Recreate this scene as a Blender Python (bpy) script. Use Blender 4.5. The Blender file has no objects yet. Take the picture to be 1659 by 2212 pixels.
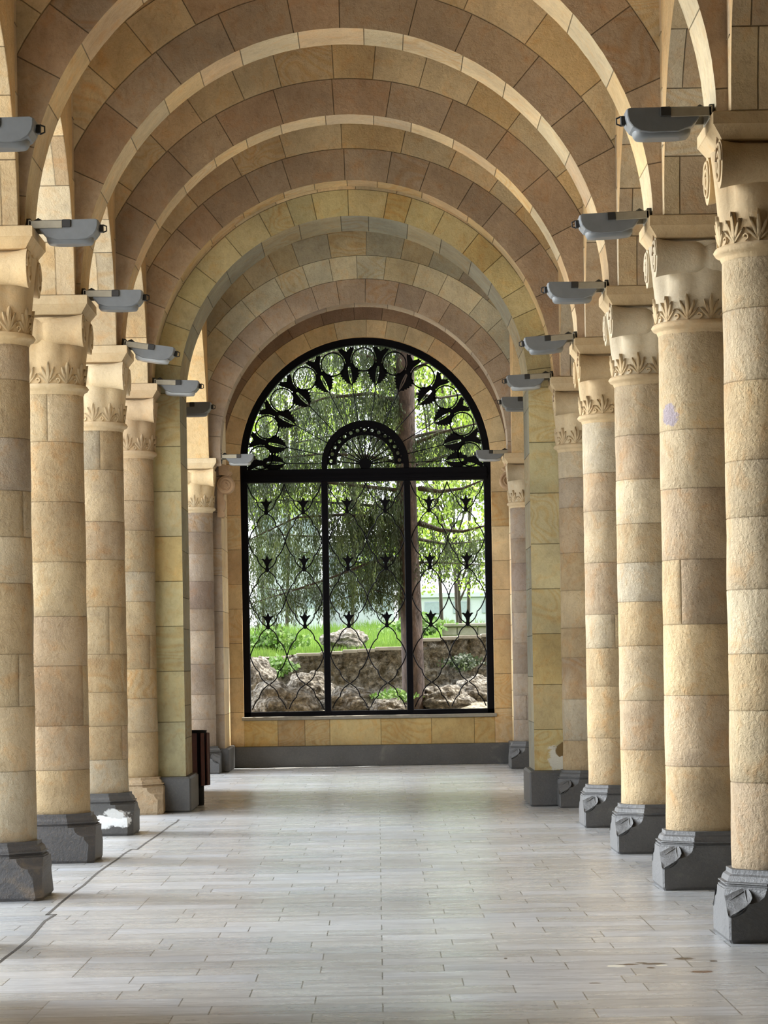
import bpy, math, random
from math import sin, cos, pi, radians, sqrt, atan2
from mathutils import Vector, noise

random.seed(7)
SC = bpy.context.scene
COL = SC.collection

# ------------------------------------------------------------------ camera, sky, sun, exposure
F_PX = 5900.0
ROLL = 0.0167
CAM_Z = 1.5
cam_d = bpy.data.cameras.new('camera')
cam = bpy.data.objects.new('camera', cam_d)
COL.objects.link(cam)
cam.location = (0, 0, CAM_Z)
cam.rotation_euler = (radians(90), ROLL, 0)
cam_d.sensor_fit = 'HORIZONTAL'
cam_d.sensor_width = 36
cam_d.lens = F_PX / 1659 * 36
cam_d.shift_x = 14.5 / 1659
cam_d.shift_y = 324 / 1659
cam_d.clip_end = 600
SC.camera = cam

world = bpy.data.worlds.new('world')
SC.world = world
world.use_nodes = True
wn = world.node_tree
bg = wn.nodes['Background']
# hazy sky, much brighter low down on the left where the veiled daylight comes from
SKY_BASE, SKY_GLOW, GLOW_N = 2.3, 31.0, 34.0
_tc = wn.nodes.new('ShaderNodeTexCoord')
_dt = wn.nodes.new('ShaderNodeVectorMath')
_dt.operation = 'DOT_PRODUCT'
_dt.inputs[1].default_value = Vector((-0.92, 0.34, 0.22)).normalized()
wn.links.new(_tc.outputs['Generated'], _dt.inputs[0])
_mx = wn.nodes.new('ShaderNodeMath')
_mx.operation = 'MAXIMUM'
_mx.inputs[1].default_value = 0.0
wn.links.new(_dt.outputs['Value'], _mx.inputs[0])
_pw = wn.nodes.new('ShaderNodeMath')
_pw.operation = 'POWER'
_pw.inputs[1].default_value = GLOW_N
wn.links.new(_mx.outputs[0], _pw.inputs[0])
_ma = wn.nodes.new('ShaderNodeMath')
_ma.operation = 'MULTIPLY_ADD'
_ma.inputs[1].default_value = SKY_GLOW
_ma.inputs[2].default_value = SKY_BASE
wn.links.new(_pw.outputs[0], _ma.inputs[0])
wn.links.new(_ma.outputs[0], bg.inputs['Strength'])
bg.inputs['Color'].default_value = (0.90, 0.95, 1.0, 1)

sun_d = bpy.data.lights.new('sun', 'SUN')
sun_d.energy = 8.5
sun_d.angle = radians(0.6)
sun_d.color = (1.0, 0.95, 0.86)
sun = bpy.data.objects.new('sun', sun_d)
COL.objects.link(sun)
sun.rotation_euler = Vector((0.72, 0.30, 1.25)).to_track_quat('Z', 'Y').to_euler()

SC.view_settings.view_transform = 'Standard'
SC.view_settings.look = 'None'
SC.view_settings.gamma = 1
SC.view_settings.use_curve_mapping = False
SC.view_settings.exposure = 0.68
SC.cycles.use_denoising = True
SC.cycles.max_bounces = 9
SC.cycles.diffuse_bounces = 6
SC.cycles.glossy_bounces = 3
SC.cycles.transparent_max_bounces = 6
SC.cycles.caustics_reflective = False
SC.cycles.caustics_refractive = False
SC.cycles.sample_clamp_indirect = 8


def PX(px, py, Y):
    """world point at distance Y that the photo shows at pixel px, py"""
    dx, dy = px - 815, py - 1430
    a = dx - ROLL * dy
    b = dy + ROLL * dx
    return (a * Y / F_PX, Y, CAM_Z - b * Y / F_PX)


# ------------------------------------------------------------------ materials
def lin(c):
    c = c / 255.0
    return c / 12.92 if c <= 0.04045 else ((c + 0.055) / 1.055) ** 2.4


def L(r, g, b):
    return (lin(r), lin(g), lin(b), 1)


class NT:
    def __init__(self, name):
        self.m = bpy.data.materials.new(name)
        self.m.use_nodes = True
        self.t = self.m.node_tree
        self.b = self.t.nodes['Principled BSDF']
        self.out = self.t.nodes['Material Output']

    def n(self, kind, **kw):
        nd = self.t.nodes.new(kind)
        for k, v in kw.items():
            setattr(nd, k, v)
        return nd

    def l(self, a, b):
        self.t.links.new(a, b)

    def pos(self, scale=(1, 1, 1)):
        g = self.n('ShaderNodeNewGeometry')
        mp = self.n('ShaderNodeMapping')
        mp.inputs['Scale'].default_value = scale
        self.l(g.outputs['Position'], mp.inputs['Vector'])
        return mp.outputs['Vector']

    def noise(self, vec, scale, detail=4, rough=0.55, dist=0.0):
        nd = self.n('ShaderNodeTexNoise')
        nd.inputs['Scale'].default_value = scale
        nd.inputs['Detail'].default_value = detail
        nd.inputs['Roughness'].default_value = rough
        nd.inputs['Distortion'].default_value = dist
        self.l(vec, nd.inputs['Vector'])
        return nd.outputs['Fac']

    def ramp(self, fac, stops):
        nd = self.n('ShaderNodeValToRGB')
        cr = nd.color_ramp
        while len(cr.elements) < len(stops):
            cr.elements.new(0.5)
        for e, (p, c) in zip(cr.elements, stops):
            e.position = p
            e.color = c if len(c) == 4 else (*c, 1)
        self.l(fac, nd.inputs['Fac'])
        return nd.outputs['Color']

    def maprange(self, fac, a, b, c, d):
        nd = self.n('ShaderNodeMapRange')
        for i, v in zip(('From Min', 'From Max', 'To Min', 'To Max'), (a, b, c, d)):
            nd.inputs[i].default_value = v
        self.l(fac, nd.inputs['Value'])
        return nd.outputs['Result']

    def mix(self, fac, a, b, mode='MIX'):
        nd = self.n('ShaderNodeMix', data_type='RGBA', blend_type=mode)
        for i, v in ((0, fac), (6, a), (7, b)):
            if isinstance(v, (int, float)):
                nd.inputs[i].default_value = v
            elif isinstance(v, tuple):
                nd.inputs[i].default_value = v
            else:
                self.l(v, nd.inputs[i])
        return nd.outputs[2]

    def math(self, op, a, b=0.0, clamp=False):
        nd = self.n('ShaderNodeMath', operation=op)
        nd.use_clamp = clamp
        for i, v in ((0, a), (1, b)):
            if isinstance(v, (int, float)):
                nd.inputs[i].default_value = v
            else:
                self.l(v, nd.inputs[i])
        return nd.outputs[0]

    def bump(self, h, strength, dist):
        nd = self.n('ShaderNodeBump')
        nd.inputs['Strength'].default_value = strength
        nd.inputs['Distance'].default_value = dist
        self.l(h, nd.inputs['Height'])
        self.l(nd.outputs['Normal'], self.b.inputs['Normal'])

    def blob(self, centre, radii, edge=0.5, nscale=9.0):
        """soft ragged blotch around a world point; 1 inside"""
        g = self.n('ShaderNodeNewGeometry')
        sb = self.n('ShaderNodeVectorMath', operation='SUBTRACT')
        sb.inputs[1].default_value = centre
        self.l(g.outputs['Position'], sb.inputs[0])
        dv = self.n('ShaderNodeVectorMath', operation='DIVIDE')
        dv.inputs[1].default_value = radii
        self.l(sb.outputs[0], dv.inputs[0])
        ln = self.n('ShaderNodeVectorMath', operation='LENGTH')
        self.l(dv.outputs[0], ln.inputs[0])
        nz = self.noise(g.outputs['Position'], nscale, 5, 0.65)
        s = self.math('ADD', ln.outputs['Value'], self.math('MULTIPLY', self.math('SUBTRACT', nz, 0.5), edge * 5))
        return self.maprange(s, 0.9, 1.1, 1, 0)


def stone_mat(name, rough_bump=0.5, mottle=1.0, blobs=()):
    t = NT(name)
    att = t.n('ShaderNodeAttribute', attribute_name='tint')
    p = t.pos()
    big = t.noise(p, 1.3, 4, 0.6, 0.4)
    mid = t.noise(p, 6.0, 6, 0.65, 0.6)
    fine = t.noise(p, 55.0, 4, 0.7)
    ps = t.pos((1.0, 1.0, 0.25))
    drip = t.noise(ps, 9.0, 5, 0.6, 0.8)
    c = t.mix(1.0, att.outputs['Color'], t.ramp(big, [(0.3, (0.74, 0.72, 0.71)), (0.7, (1.16, 1.15, 1.12))]), 'MULTIPLY')
    c = t.mix(t.maprange(mid, 0.52, 0.72, 0, 0.60 * mottle), c, t.mix(1.0, c, (1.06, 0.82, 0.58, 1), 'MULTIPLY'))
    c = t.mix(t.maprange(mid, 0.32, 0.46, 0.50 * mottle, 0), c, t.mix(1.0, c, (0.80, 0.80, 0.84, 1), 'MULTIPLY'))
    c = t.mix(t.maprange(drip, 0.58, 0.75, 0, 0.40 * mottle), c, t.mix(1.0, c, (1.25, 1.24, 1.20, 1), 'MULTIPLY'))
    c = t.mix(t.maprange(fine, 0.60, 0.75, 0, 0.55), c, t.mix(1.0, c, (0.68, 0.64, 0.60, 1), 'MULTIPLY'))
    grit = t.noise(t.pos((1.0, 1.0, 0.7)), 17.0, 7, 0.75, 0.9)
    c = t.mix(t.maprange(grit, 0.50, 0.66, 0, 0.50 * mottle), c, t.mix(1.0, c, (0.74, 0.68, 0.60, 1), 'MULTIPLY'))
    c = t.mix(t.maprange(grit, 0.48, 0.34, 0, 0.40 * mottle), c, t.mix(1.0, c, (1.16, 1.17, 1.20, 1), 'MULTIPLY'))
    # wavy sediment lines on the blocks that carry them (alpha of the tint)
    swirl = t.noise(t.pos((0.8, 0.8, 1.5)), 1.6, 1.5, 0.4, 0.6)
    wv = t.math('SINE', t.math('MULTIPLY', swirl, 95.0))
    vein = t.math('MULTIPLY', t.maprange(wv, -0.2, 1.0, 0, 0.42), t.math('SUBTRACT', 1.0, att.outputs['Alpha'], True))
    c = t.mix(vein, c, t.mix(1.0, c, (0.88, 0.66, 0.38, 1), 'MULTIPLY'))
    for (cen, rad, colr) in blobs:
        c = t.mix(t.blob(cen, rad), c, colr)
    t.l(c, t.b.inputs['Base Color'])
    t.b.inputs['Roughness'].default_value = 0.88
    t.b.inputs['Specular IOR Level'].default_value = 0.25
    vor = t.n('ShaderNodeTexVoronoi')
    vor.inputs['Scale'].default_value = 22
    t.l(p, vor.inputs['Vector'])
    pits = t.maprange(vor.outputs['Distance'], 0.0, 0.14, -1, 0)
    h = t.math('ADD', t.math('MULTIPLY', mid, 0.8), t.math('ADD', t.math('MULTIPLY', t.noise(p, 42, 5, 0.7), 1.2), t.math('MULTIPLY', pits, 0.25)))
    t.bump(h, rough_bump, 0.02)
    return t.m


M_SHAFT = stone_mat('tuff_rough', 1.0, 1.15, blobs=[((1.93, 17.71, 3.08), (0.05, 0.14, 0.07), L(168, 156, 160))])
M_WALL = stone_mat('tuff_dressed', 0.5, 1.05)
M_PIER = stone_mat('tuff_pier', 0.35, 1.0, blobs=[((1.88, 27.95, 0.50), (0.15, 0.3, 0.13), L(205, 203, 190)), ((1.93, 27.95, 0.58), (0.12, 0.3, 0.07), L(120, 98, 62))])
M_CARVE = stone_mat('tuff_carved', 0.30, 0.55)


def dark_stone(name, base, patches, bumpy=0.5, blobs=()):
    t = NT(name)
    p = t.pos()
    n1 = t.noise(p, 3.0, 6, 0.6, 0.5)
    n2 = t.noise(p, 40, 4, 0.7)
    c = t.ramp(n1, [(0.3, tuple(v * 0.8 for v in base[:3])), (0.62, base[:3]), (0.78, patches[:3])])
    c = t.mix(t.maprange(n2, 0.5, 0.75, 0, 0.3), c, patches)
    for (cen, rad, colr) in blobs:
        c = t.mix(t.blob(cen, rad), c, colr)
    t.l(c, t.b.inputs['Base Color'])
    t.b.inputs['Roughness'].default_value = 0.55
    t.bump(t.math('ADD', n1, n2), bumpy, 0.012)
    return t.m


M_BASALT = dark_stone('basalt', L(84, 84, 84), L(118, 116, 110))
M_BASALT_PAINT = dark_stone('basalt_whitewashed', L(84, 84, 84), L(118, 116, 110), 0.6, blobs=[((-2.50, 24.16, 0.13), (0.30, 0.06, 0.055), L(232, 236, 238)), ((-2.33, 24.16, 0.20), (0.13, 0.08, 0.04), L(205, 208, 208))])
M_BASALT_WORN = dark_stone('basalt_worn', L(80, 79, 80), L(128, 112, 92), 0.9)


def flat(name, col, rough=0.5, metal=0.0, nz=0.0, spec=0.5):
    t = NT(name)
    if nz:
        n1 = t.noise(t.pos(), 14, 4, 0.6)
        t.l(t.mix(1.0, col, t.ramp(n1, [(0.3, (1 - nz,) * 3), (0.7, (1 + nz,) * 3)]), 'MULTIPLY'), t.b.inputs['Base Color'])
    else:
        t.b.inputs['Base Color'].default_value = col
    t.b.inputs['Roughness'].default_value = rough
    t.b.inputs['Metallic'].default_value = metal
    t.b.inputs['Specular IOR Level'].default_value = spec
    return t.m


M_IRON = flat('black_iron', (0.004, 0.004, 0.006, 1), 0.7, 0.0, spec=0.08)
M_LAMP = flat('grey_paint', L(112, 117, 122), 0.42, 0.0, 0.08)
M_LENS = flat('milky_lens', L(172, 178, 184), 0.25, 0.0, 0.04)
M_STRAP = flat('dull_metal_strap', L(158, 152, 136), 0.5, 0.4, 0.1)
M_CLIP = flat('dark_clip', L(40, 40, 40), 0.5)
M_BINRED = flat('oxblood_wood', L(74, 34, 30), 0.6, 0, 0.2)
M_BINBLK = flat('bin_black', L(12, 12, 15), 0.7, spec=0.15)
M_BARK = NT('pinkish_bark')
_p = M_BARK.pos((1, 1, 0.35))
_n = M_BARK.noise(_p, 14, 6, 0.7, 0.5)
M_BARK.l(M_BARK.ramp(_n, [(0.3, L(40, 33, 30)), (0.55, L(72, 60, 55)), (0.75, L(104, 90, 83))]), M_BARK.b.inputs['Base Color'])
M_BARK.b.inputs['Roughness'].default_value = 0.95
M_BARK.bump(_n, 0.9, 0.03)
M_BARK = M_BARK.m


M_DARKBARK = flat('dark_bark', L(52, 44, 36), 0.95, 0, 0.3)


def leaf_mat(name, cols, transl=0.45):
    t = NT(name)
    n1 = t.noise(t.pos(), 2.2, 3, 0.6)
    c = t.ramp(n1, [(0.3, cols[0]), (0.5, cols[1]), (0.7, cols[2])])
    t.l(c, t.b.inputs['Base Color'])
    t.b.inputs['Roughness'].default_value = 0.6
    tr = t.n('ShaderNodeBsdfTranslucent')
    t.l(c, tr.inputs['Color'])
    mx = t.n('ShaderNodeMixShader')
    mx.inputs[0].default_value = transl
    t.l(t.b.outputs[0], mx.inputs[1])
    t.l(tr.outputs[0], mx.inputs[2])
    t.l(mx.outputs[0], t.out.inputs['Surface'])
    return t.m


M_NEEDLE = leaf_mat('conifer_needles', [L(32, 42, 24), L(52, 66, 36), L(94, 110, 58)], 0.40)
M_LEAF = leaf_mat('sunny_leaves', [L(104, 130, 40), L(138, 160, 56), L(168, 184, 80)], 0.5)
M_GRASS = leaf_mat('grass_blades', [L(84, 112, 46), L(108, 138, 58), L(138, 162, 78)], 0.4)
M_SHRUB = leaf_mat('shrub_leaves', [L(62, 92, 32), L(86, 120, 44), L(116, 146, 60)], 0.4)


def rock_mat(name, c0, c1, c2, s=5.0, b=1.0):
    t = NT(name)
    p = t.pos()
    n1 = t.noise(p, s, 8, 0.7, 0.3)
    vor = t.n('ShaderNodeTexVoronoi')
    vor.inputs['Scale'].default_value = s * 1.6
    t.l(p, vor.inputs['Vector'])
    c = t.ramp(n1, [(0.3, c0), (0.5, c1), (0.7, c2)])
    t.l(c, t.b.inputs['Base Color'])
    t.b.inputs['Roughness'].default_value = 0.95
    t.bump(t.math('ADD', n1, vor.outputs['Distance']), b, 0.08)
    return t.m


M_ROCK = rock_mat('pale_rock', L(34, 32, 28), L(112, 106, 96), L(190, 184, 172), 11.0)
M_ROCKWALL = rock_mat('rubble_wall_stone', L(48, 47, 43), L(150, 145, 133), L(214, 208, 196), 13.0)
M_GROUND = rock_mat('stony_ground', L(56, 50, 40), L(130, 124, 108), L(190, 184, 168), 10.0, 0.6)
M_TURF = rock_mat('turf', L(60, 82, 34), L(84, 110, 44), L(112, 136, 60), 3.0, 0.4)
M_PLASTER = flat('pale_plaster', L(176, 182, 186), 0.8, 0, 0.04)
M_GLASSY = flat('blue_grey_glazing', L(140, 152, 160), 0.2, 0, 0.1)
M_COPING = flat('grey_coping', L(140, 136, 126), 0.85, 0, 0.15)


# floor: long narrow slabs laid across the gallery
def floor_mat():
    t = NT('floor_slabs')
    p = t.pos()
    br = t.n('ShaderNodeTexBrick')
    br.offset = 0.5
    br.offset_frequency = 2
    br.squash = 1.25
    br.squash_frequency = 3
    br.inputs['Color1'].default_value = (0.0, 0.0, 0.0, 1)
    br.inputs['Color2'].default_value = (1.0, 1.0, 1.0, 1)
    br.inputs['Mortar'].default_value = (0.5, 0.5, 0.5, 1)
    br.inputs['Scale'].default_value = 1.0
    br.inputs['Mortar Size'].default_value = 0.0035
    br.inputs['Mortar Smooth'].default_value = 0.2
    br.inputs['Brick Width'].default_value = 0.60
    br.inputs['Row Height'].default_value = 0.30
    t.l(p, br.inputs['Vector'])
    rnd = br.outputs['Color']
    c = t.ramp(rnd, [(0.0, L(168, 167, 164)), (0.35, L(178, 175, 168)), (0.6, L(170, 167, 161)), (0.8, L(184, 182, 178)), (1.0, L(174, 174, 173))])
    st = t.noise(t.pos((0.35, 1.6, 1)), 5.0, 7, 0.7, 0.6)
    c = t.mix(1.0, c, t.ramp(st, [(0.28, (0.70, 0.69, 0.68)), (0.5, (0.97, 0.96, 0.95)), (0.72, (1.24, 1.24, 1.24))]), 'MULTIPLY')
    st2 = t.noise(t.pos((0.8, 3.0, 1)), 9.0, 6, 0.75, 0.8)
    c = t.mix(1.0, c, t.ramp(st2, [(0.30, (0.74, 0.74, 0.75)), (0.5, (0.98, 0.98, 0.98)), (0.70, (1.16, 1.17, 1.18))]), 'MULTIPLY')
    big = t.noise(t.pos((1, 0.6, 1)), 0.7, 4, 0.6)
    c = t.mix(t.maprange(big, 0.5, 0.72, 0, 0.4), c, t.mix(1.0, c, (1.05, 0.98, 0.90, 1), 'MULTIPLY'))
    c = t.mix(1.0, c, (1.10, 1.17, 1.28, 1), 'MULTIPLY')
    scuff = t.noise(t.pos((1, 0.9, 1)), 9.0, 6, 0.75, 1.0)
    c = t.mix(t.maprange(scuff, 0.62, 0.72, 0, 0.55), c, L(205, 205, 200))
    jm = t.math('MULTIPLY', br.outputs['Fac'], 0.80)
    c = t.mix(jm, c, L(78, 76, 72))
    for (cx, cy, rx, ry, col) in ((1.50, 13.58, 0.05, 0.05, L(52, 40, 34)), (1.27, 13.42, 0.03, 0.03, L(60, 48, 40)), (1.33, 13.37, 0.055, 0.04, L(58, 46, 38)),
                                  (1.36, 13.30, 0.03, 0.03, L(238, 236, 224)), (1.20, 13.36, 0.05, 0.035, L(64, 50, 42)), (1.14, 13.30, 0.045, 0.05, L(240, 238, 226)),
                                  (1.52, 13.0, 0.05, 0.05, L(112, 86, 74)), (1.63, 13.45, 0.02, 0.03, L(60, 48, 40)), (1.30, 13.2, 0.02, 0.03, L(70, 54, 46)),
                                  (0.98, 12.62, 0.03, 0.02, L(80, 62, 54)), (0.62, 13.72, 0.01, 0.03, L(50, 44, 40))):
        c = t.mix(t.blob((cx, cy, 0), (rx, ry, 1), 0.35, 26), c, col)
    t.l(c, t.b.inputs['Base Color'])
    rg = t.math('ADD', t.maprange(st, 0.3, 0.7, 0.32, 0.20), t.math('MULTIPLY', rnd, 0.06))
    t.l(rg, t.b.inputs['Roughness'])
    t.b.inputs['Specular IOR Level'].default_value = 0.55
    h = t.math('SUBTRACT', t.math('MULTIPLY', st, 0.35), br.outputs['Fac'])
    t.bump(h, 0.35, 0.004)
    return t.m


M_FLOOR = floor_mat()
M_CRACK = flat('joint_filler', L(70, 66, 60), 0.9)
M_PAVE = flat('pale_paving', L(206, 200, 188), 0.8, 0, 0.08)
M_ROOF = flat('plain_render', L(168, 150, 122), 0.9, 0, 0.1)


# ------------------------------------------------------------------ mesh builder
class MB:
    def __init__(self):
        self.v = []
        self.f = []
        self.c = []
        self.s = []

    def quadgrid(self, rows, col=(1, 1, 1, 1), smooth=False, border=None, cyc=False):
        """rows: list of equal-length point lists. border = colour for the outermost ring of faces"""
        b = len(self.v)
        nr, nc = len(rows), len(rows[0])
        for r in rows:
            self.v.extend(r)
        for i in range(nr - 1):
            for j in range(nc - 1 if not cyc else nc):
                j2 = (j + 1) % nc
                self.f.append((b + i * nc + j, b + i * nc + j2, b + (i + 1) * nc + j2, b + (i + 1) * nc + j))
                edge = border is not None and (i in (0, nr - 2) or j in (0, nc - 2))
                self.c.append(border if edge else col)
                self.s.append(smooth and not edge)

    def face(self, pts, col=(1, 1, 1, 1), smooth=False):
        b = len(self.v)
        self.v.extend(pts)
        self.f.append(tuple(range(b, b + len(pts))))
        self.c.append(col)
        self.s.append(smooth)

    def box(self, x0, x1, y0, y1, z0, z1, col=(1, 1, 1, 1), ch=0.0):
        if ch <= 0:
            b = len(self.v)
            self.v += [(x0, y0, z0), (x1, y0, z0), (x1, y1, z0), (x0, y1, z0), (x0, y0, z1), (x1, y0, z1), (x1, y1, z1), (x0, y1, z1)]
            for q in ((0, 3, 2, 1), (4, 5, 6, 7), (0, 1, 5, 4), (1, 2, 6, 5), (2, 3, 7, 6), (3, 0, 4, 7)):
                self.f.append(tuple(b + k for k in q))
                self.c.append(col)
                self.s.append(False)
            return
        rows = []
        for (z, i) in ((z0, ch), (z0 + ch, 0), (z1 - ch, 0), (z1, ch)):
            e = ch * 0.8
            X0, X1, Y0, Y1 = x0 + i, x1 - i, y0 + i, y1 - i
            rows.append([(X0 + e, Y0, z), (X1 - e, Y0, z), (X1, Y0 + e, z), (X1, Y1 - e, z), (X1 - e, Y1, z), (X0 + e, Y1, z), (X0, Y1 - e, z), (X0, Y0 + e, z)])
        self.quadgrid(rows, col, cyc=True)
        self.face(rows[0][::-1], col)
        self.face(rows[-1], col)

    def lathe(self, prof, cx, cy, n=48, col=(1, 1, 1, 1), smooth=True, jit=0.0, a0=0.0, caps=True):
        rows = []
        for (r, z) in prof:
            row = []
            for k in range(n):
                a = a0 + 2 * pi * k / n
                rr = r
                if jit:
                    rr += jit * (noise.noise(Vector((cos(a) * 3 + cx, sin(a) * 3 + cy, z * 5))))
                row.append((cx + rr * cos(a), cy + rr * sin(a), z))
            rows.append(row)
        self.quadgrid(rows, col, smooth, cyc=True)
        if caps:
            self.face(rows[0][::-1], col)
            self.face(rows[-1], col)

    def tube(self, pts, r, n=6, col=(1, 1, 1, 1), smooth=True):
        pts = [Vector(p) for p in pts]
        rs = r if isinstance(r, (list, tuple)) else [r] * len(pts)
        rows = []
        prev = None
        for i, p in enumerate(pts):
            d = (pts[min(i + 1, len(pts) - 1)] - pts[max(i - 1, 0)])
            if d.length < 1e-9:
                d = Vector((0, 0, 1))
            d.normalize()
            if prev is None:
                u = d.orthogonal().normalized()
            else:
                u = (prev - d * prev.dot(d))
                u = u.normalized() if u.length > 1e-6 else d.orthogonal().normalized()
            prev = u
            w = d.cross(u)
            rows.append([tuple(p + (u * cos(2 * pi * k / n) + w * sin(2 * pi * k / n)) * rs[i]) for k in range(n)])
        self.quadgrid(rows, col, smooth, cyc=True)
        self.face(rows[0][::-1], col)
        self.face(rows[-1], col)

    def prism_xz(self, outline, y0, y1, col=(1, 1, 1, 1)):
        n = len(outline)
        f = [(x, y0, z) for x, z in outline]
        k = [(x, y1, z) for x, z in outline]
        self.face(f, col)
        self.face(k[::-1], col)
        for i in range(n):
            j = (i + 1) % n
            self.face([f[j], f[i], k[i], k[j]], col)

    def block(self, fn, u0, u1, v0, v1, col, g=0.0045, d=0.006, nu=1, nv=1, su=1.0, sv=1.0, edges=(1, 1, 1, 1), smooth=False, mortar=0.55):
        """dressed stone on a surface fn(u, v, lift): recessed at its joints; edges = u0, u1, v0, v1 joints on/off"""
        gu, gv = g / su, g / sv
        us = [u0, u0 + gu] + [u0 + gu + (u1 - u0 - 2 * gu) * k / nu for k in range(1, nu)] + [u1 - gu, u1]
        vs = [v0, v0 + gv] + [v0 + gv + (v1 - v0 - 2 * gv) * k / nv for k in range(1, nv)] + [v1 - gv, v1]
        rows = []
        for i, v in enumerate(vs):
            row = []
            for j, u in enumerate(us):
                dd = 0
                if (j == 0 and edges[0]) or (j == len(us) - 1 and edges[1]) or (i == 0 and edges[2]) or (i == len(vs) - 1 and edges[3]):
                    dd = -d
                row.append(fn(u, v, dd))
            rows.append(row)
        b = len(self.v)
        nr, nc = len(rows), len(rows[0])
        for r in rows:
            self.v.extend(r)
        mc = tuple(x * mortar for x in col[:3]) + (1,)
        for i in range(nr - 1):
            for j in range(nc - 1):
                self.f.append((b + i * nc + j, b + i * nc + j + 1, b + (i + 1) * nc + j + 1, b + (i + 1) * nc + j))
                edge = (j == 0 and edges[0]) or (j == nc - 2 and edges[1]) or (i == 0 and edges[2]) or (i == nr - 2 and edges[3])
                self.c.append(mc if edge else col)
                self.s.append(smooth and not edge)

    def build(self, name, mat, parent=None, tint=True):
        me = bpy.data.meshes.new(name)
        me.from_pydata([tuple(p) for p in self.v], [], self.f)
        if tint:
            ca = me.color_attributes.new('tint', 'FLOAT_COLOR', 'CORNER')
            buf = []
            for f, c in zip(self.f, self.c):
                c4 = tuple(c) if len(c) == 4 else (*c, 1)
                buf.extend(c4 * len(f))
            ca.data.foreach_set('color', buf)
        me.polygons.foreach_set('use_smooth', self.s)
        me.materials.append(mat)
        me.update()
        o = bpy.data.objects.new(name, me)
        COL.objects.link(o)
        if parent is not None:
            o.parent = parent
        return o


def empty(name, label, cat, loc=(0, 0, 0), group=None, kind=None):
    o = bpy.data.objects.new(name, None)
    o.empty_display_size = 0.2
    COL.objects.link(o)
    o.location = loc
    tag(o, label, cat, group, kind)
    return o


def tag(o, label=None, cat=None, group=None, kind=None):
    if cat and not kind:
        kind = 'thing'
    if label:
        o['label'] = label
    if cat:
        o['category'] = cat
    if group:
        o['group'] = group
    if kind:
        o['kind'] = kind
    return o


def struct(o):
    o['kind'] = 'structure'
    return o


# block colours -------------------------------------------------------------
TAN = [L(206, 178, 134), L(198, 170, 124), L(212, 188, 146), L(192, 160, 112), L(204, 170, 118), L(200, 182, 148), L(186, 156, 118)]
BROWN = [L(180, 150, 115), L(170, 144, 111), L(188, 159, 121), L(178, 144, 108), L(180, 156, 124), L(164, 140, 111)]
YEL = [L(216, 187, 140), L(210, 180, 132), L(222, 197, 150), L(214, 178, 120), L(198, 178, 138), L(208, 172, 126)]
GRN = [L(192, 172, 122), L(184, 168, 118), L(204, 180, 120), L(206, 172, 104), L(176, 166, 124), L(200, 182, 134)]
GREY = [L(160, 152, 128), L(176, 160, 126), L(150, 146, 124), L(184, 164, 122)]
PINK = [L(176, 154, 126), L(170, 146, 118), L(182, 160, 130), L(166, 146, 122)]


def pick(pal, rnd, vein=0.12, odd=0.05):
    c = list(rnd.choice(pal))
    mean = [sum(p[i] for p in pal) / len(pal) for i in range(3)]
    c = [x * 0.62 + y * 0.38 for x, y in zip(c, mean)]
    k = rnd.uniform(0.88, 1.08)
    c = [min(0.8, x * k * q) for x, q in zip(c[:3], (0.99, 1.11, 1.36))]
    if rnd.random() < odd:
        c = [x * y for x, y in zip(c, (0.80, 0.77, 0.80))]
    a = 0.0 if rnd.random() < vein else 1.0
    return (c[0], c[1], c[2], a)


# ------------------------------------------------------------------ layout numbers (metres)
XL, XR = -2.523, 2.150          # column axes
ROW0, STEP = 14.57, 3.31        # first visible row, bay length
def rowY(k):
    return ROW0 + STEP * k      # k = 0 .. 4, k = -1 is beside the camera side
Z_AB = 4.34                     # top of abacus, springing
SH_R = 0.275
WL, WR = -2.263, 1.891          # gallery faces of the two arcade walls
WT = 0.52
Z_CEIL = 7.7
Y_BACK = 39.60
FARY = 37.84
PIER_Y0, PIER_Y1 = 27.95, 28.95

# ------------------------------------------------------------------ floor, ground, ceiling, building wall
m = MB()
m.box(-3.9, 6.6, -3.0, Y_BACK + 0.4, -0.25, 0.0)
fl = struct(m.build('floor', M_FLOOR, tint=False))
# expansion joint that wanders along the left side
m = MB()
pts = []
y = 12.2
x = -1.90
rj = random.Random(3)
while y < 27.2:
    pts.append((x, y))
    y += rj.uniform(0.3, 0.9)
    x += rj.uniform(-0.022, 0.016)
    if rj.random() < 0.12:
        pts.append((x, y))
        x += 0.05 * rj.choice((-1, 1))
for (x0, y0), (x1, y1) in zip(pts, pts[1:]):
    w = 0.009
    if abs(y1 - y0) < 1e-6 or abs(x1 - x0) > 0.03:
        m.box(min(x0, x1) - w, max(x0, x1) + w, (y0 + y1) / 2 - 0.02, (y0 + y1) / 2 + 0.02, 0.0, 0.0015)
    m.face([(x0 - w, y0, 0.0015), (x0 + w, y0, 0.0015), (x1 + w, y1, 0.0015), (x1 - w, y1, 0.0015)])
struct(m.build('trim_1', M_CRACK, tint=False))

m = MB()
m.box(-60, -3.9, -30, Y_BACK + 0.4, -0.5, -0.15)
m.box(-3.9, 60, -30, -3.0, -0.5, -0.15)
struct(m.build('ground', M_PAVE, tint=False))

m = MB()
m.box(-3.6, 6.9, -3.0, Y_BACK + 1.3, Z_CEIL, Z_CEIL + 0.5)
struct(m.build('ceiling', M_ROOF, tint=False))

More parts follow.
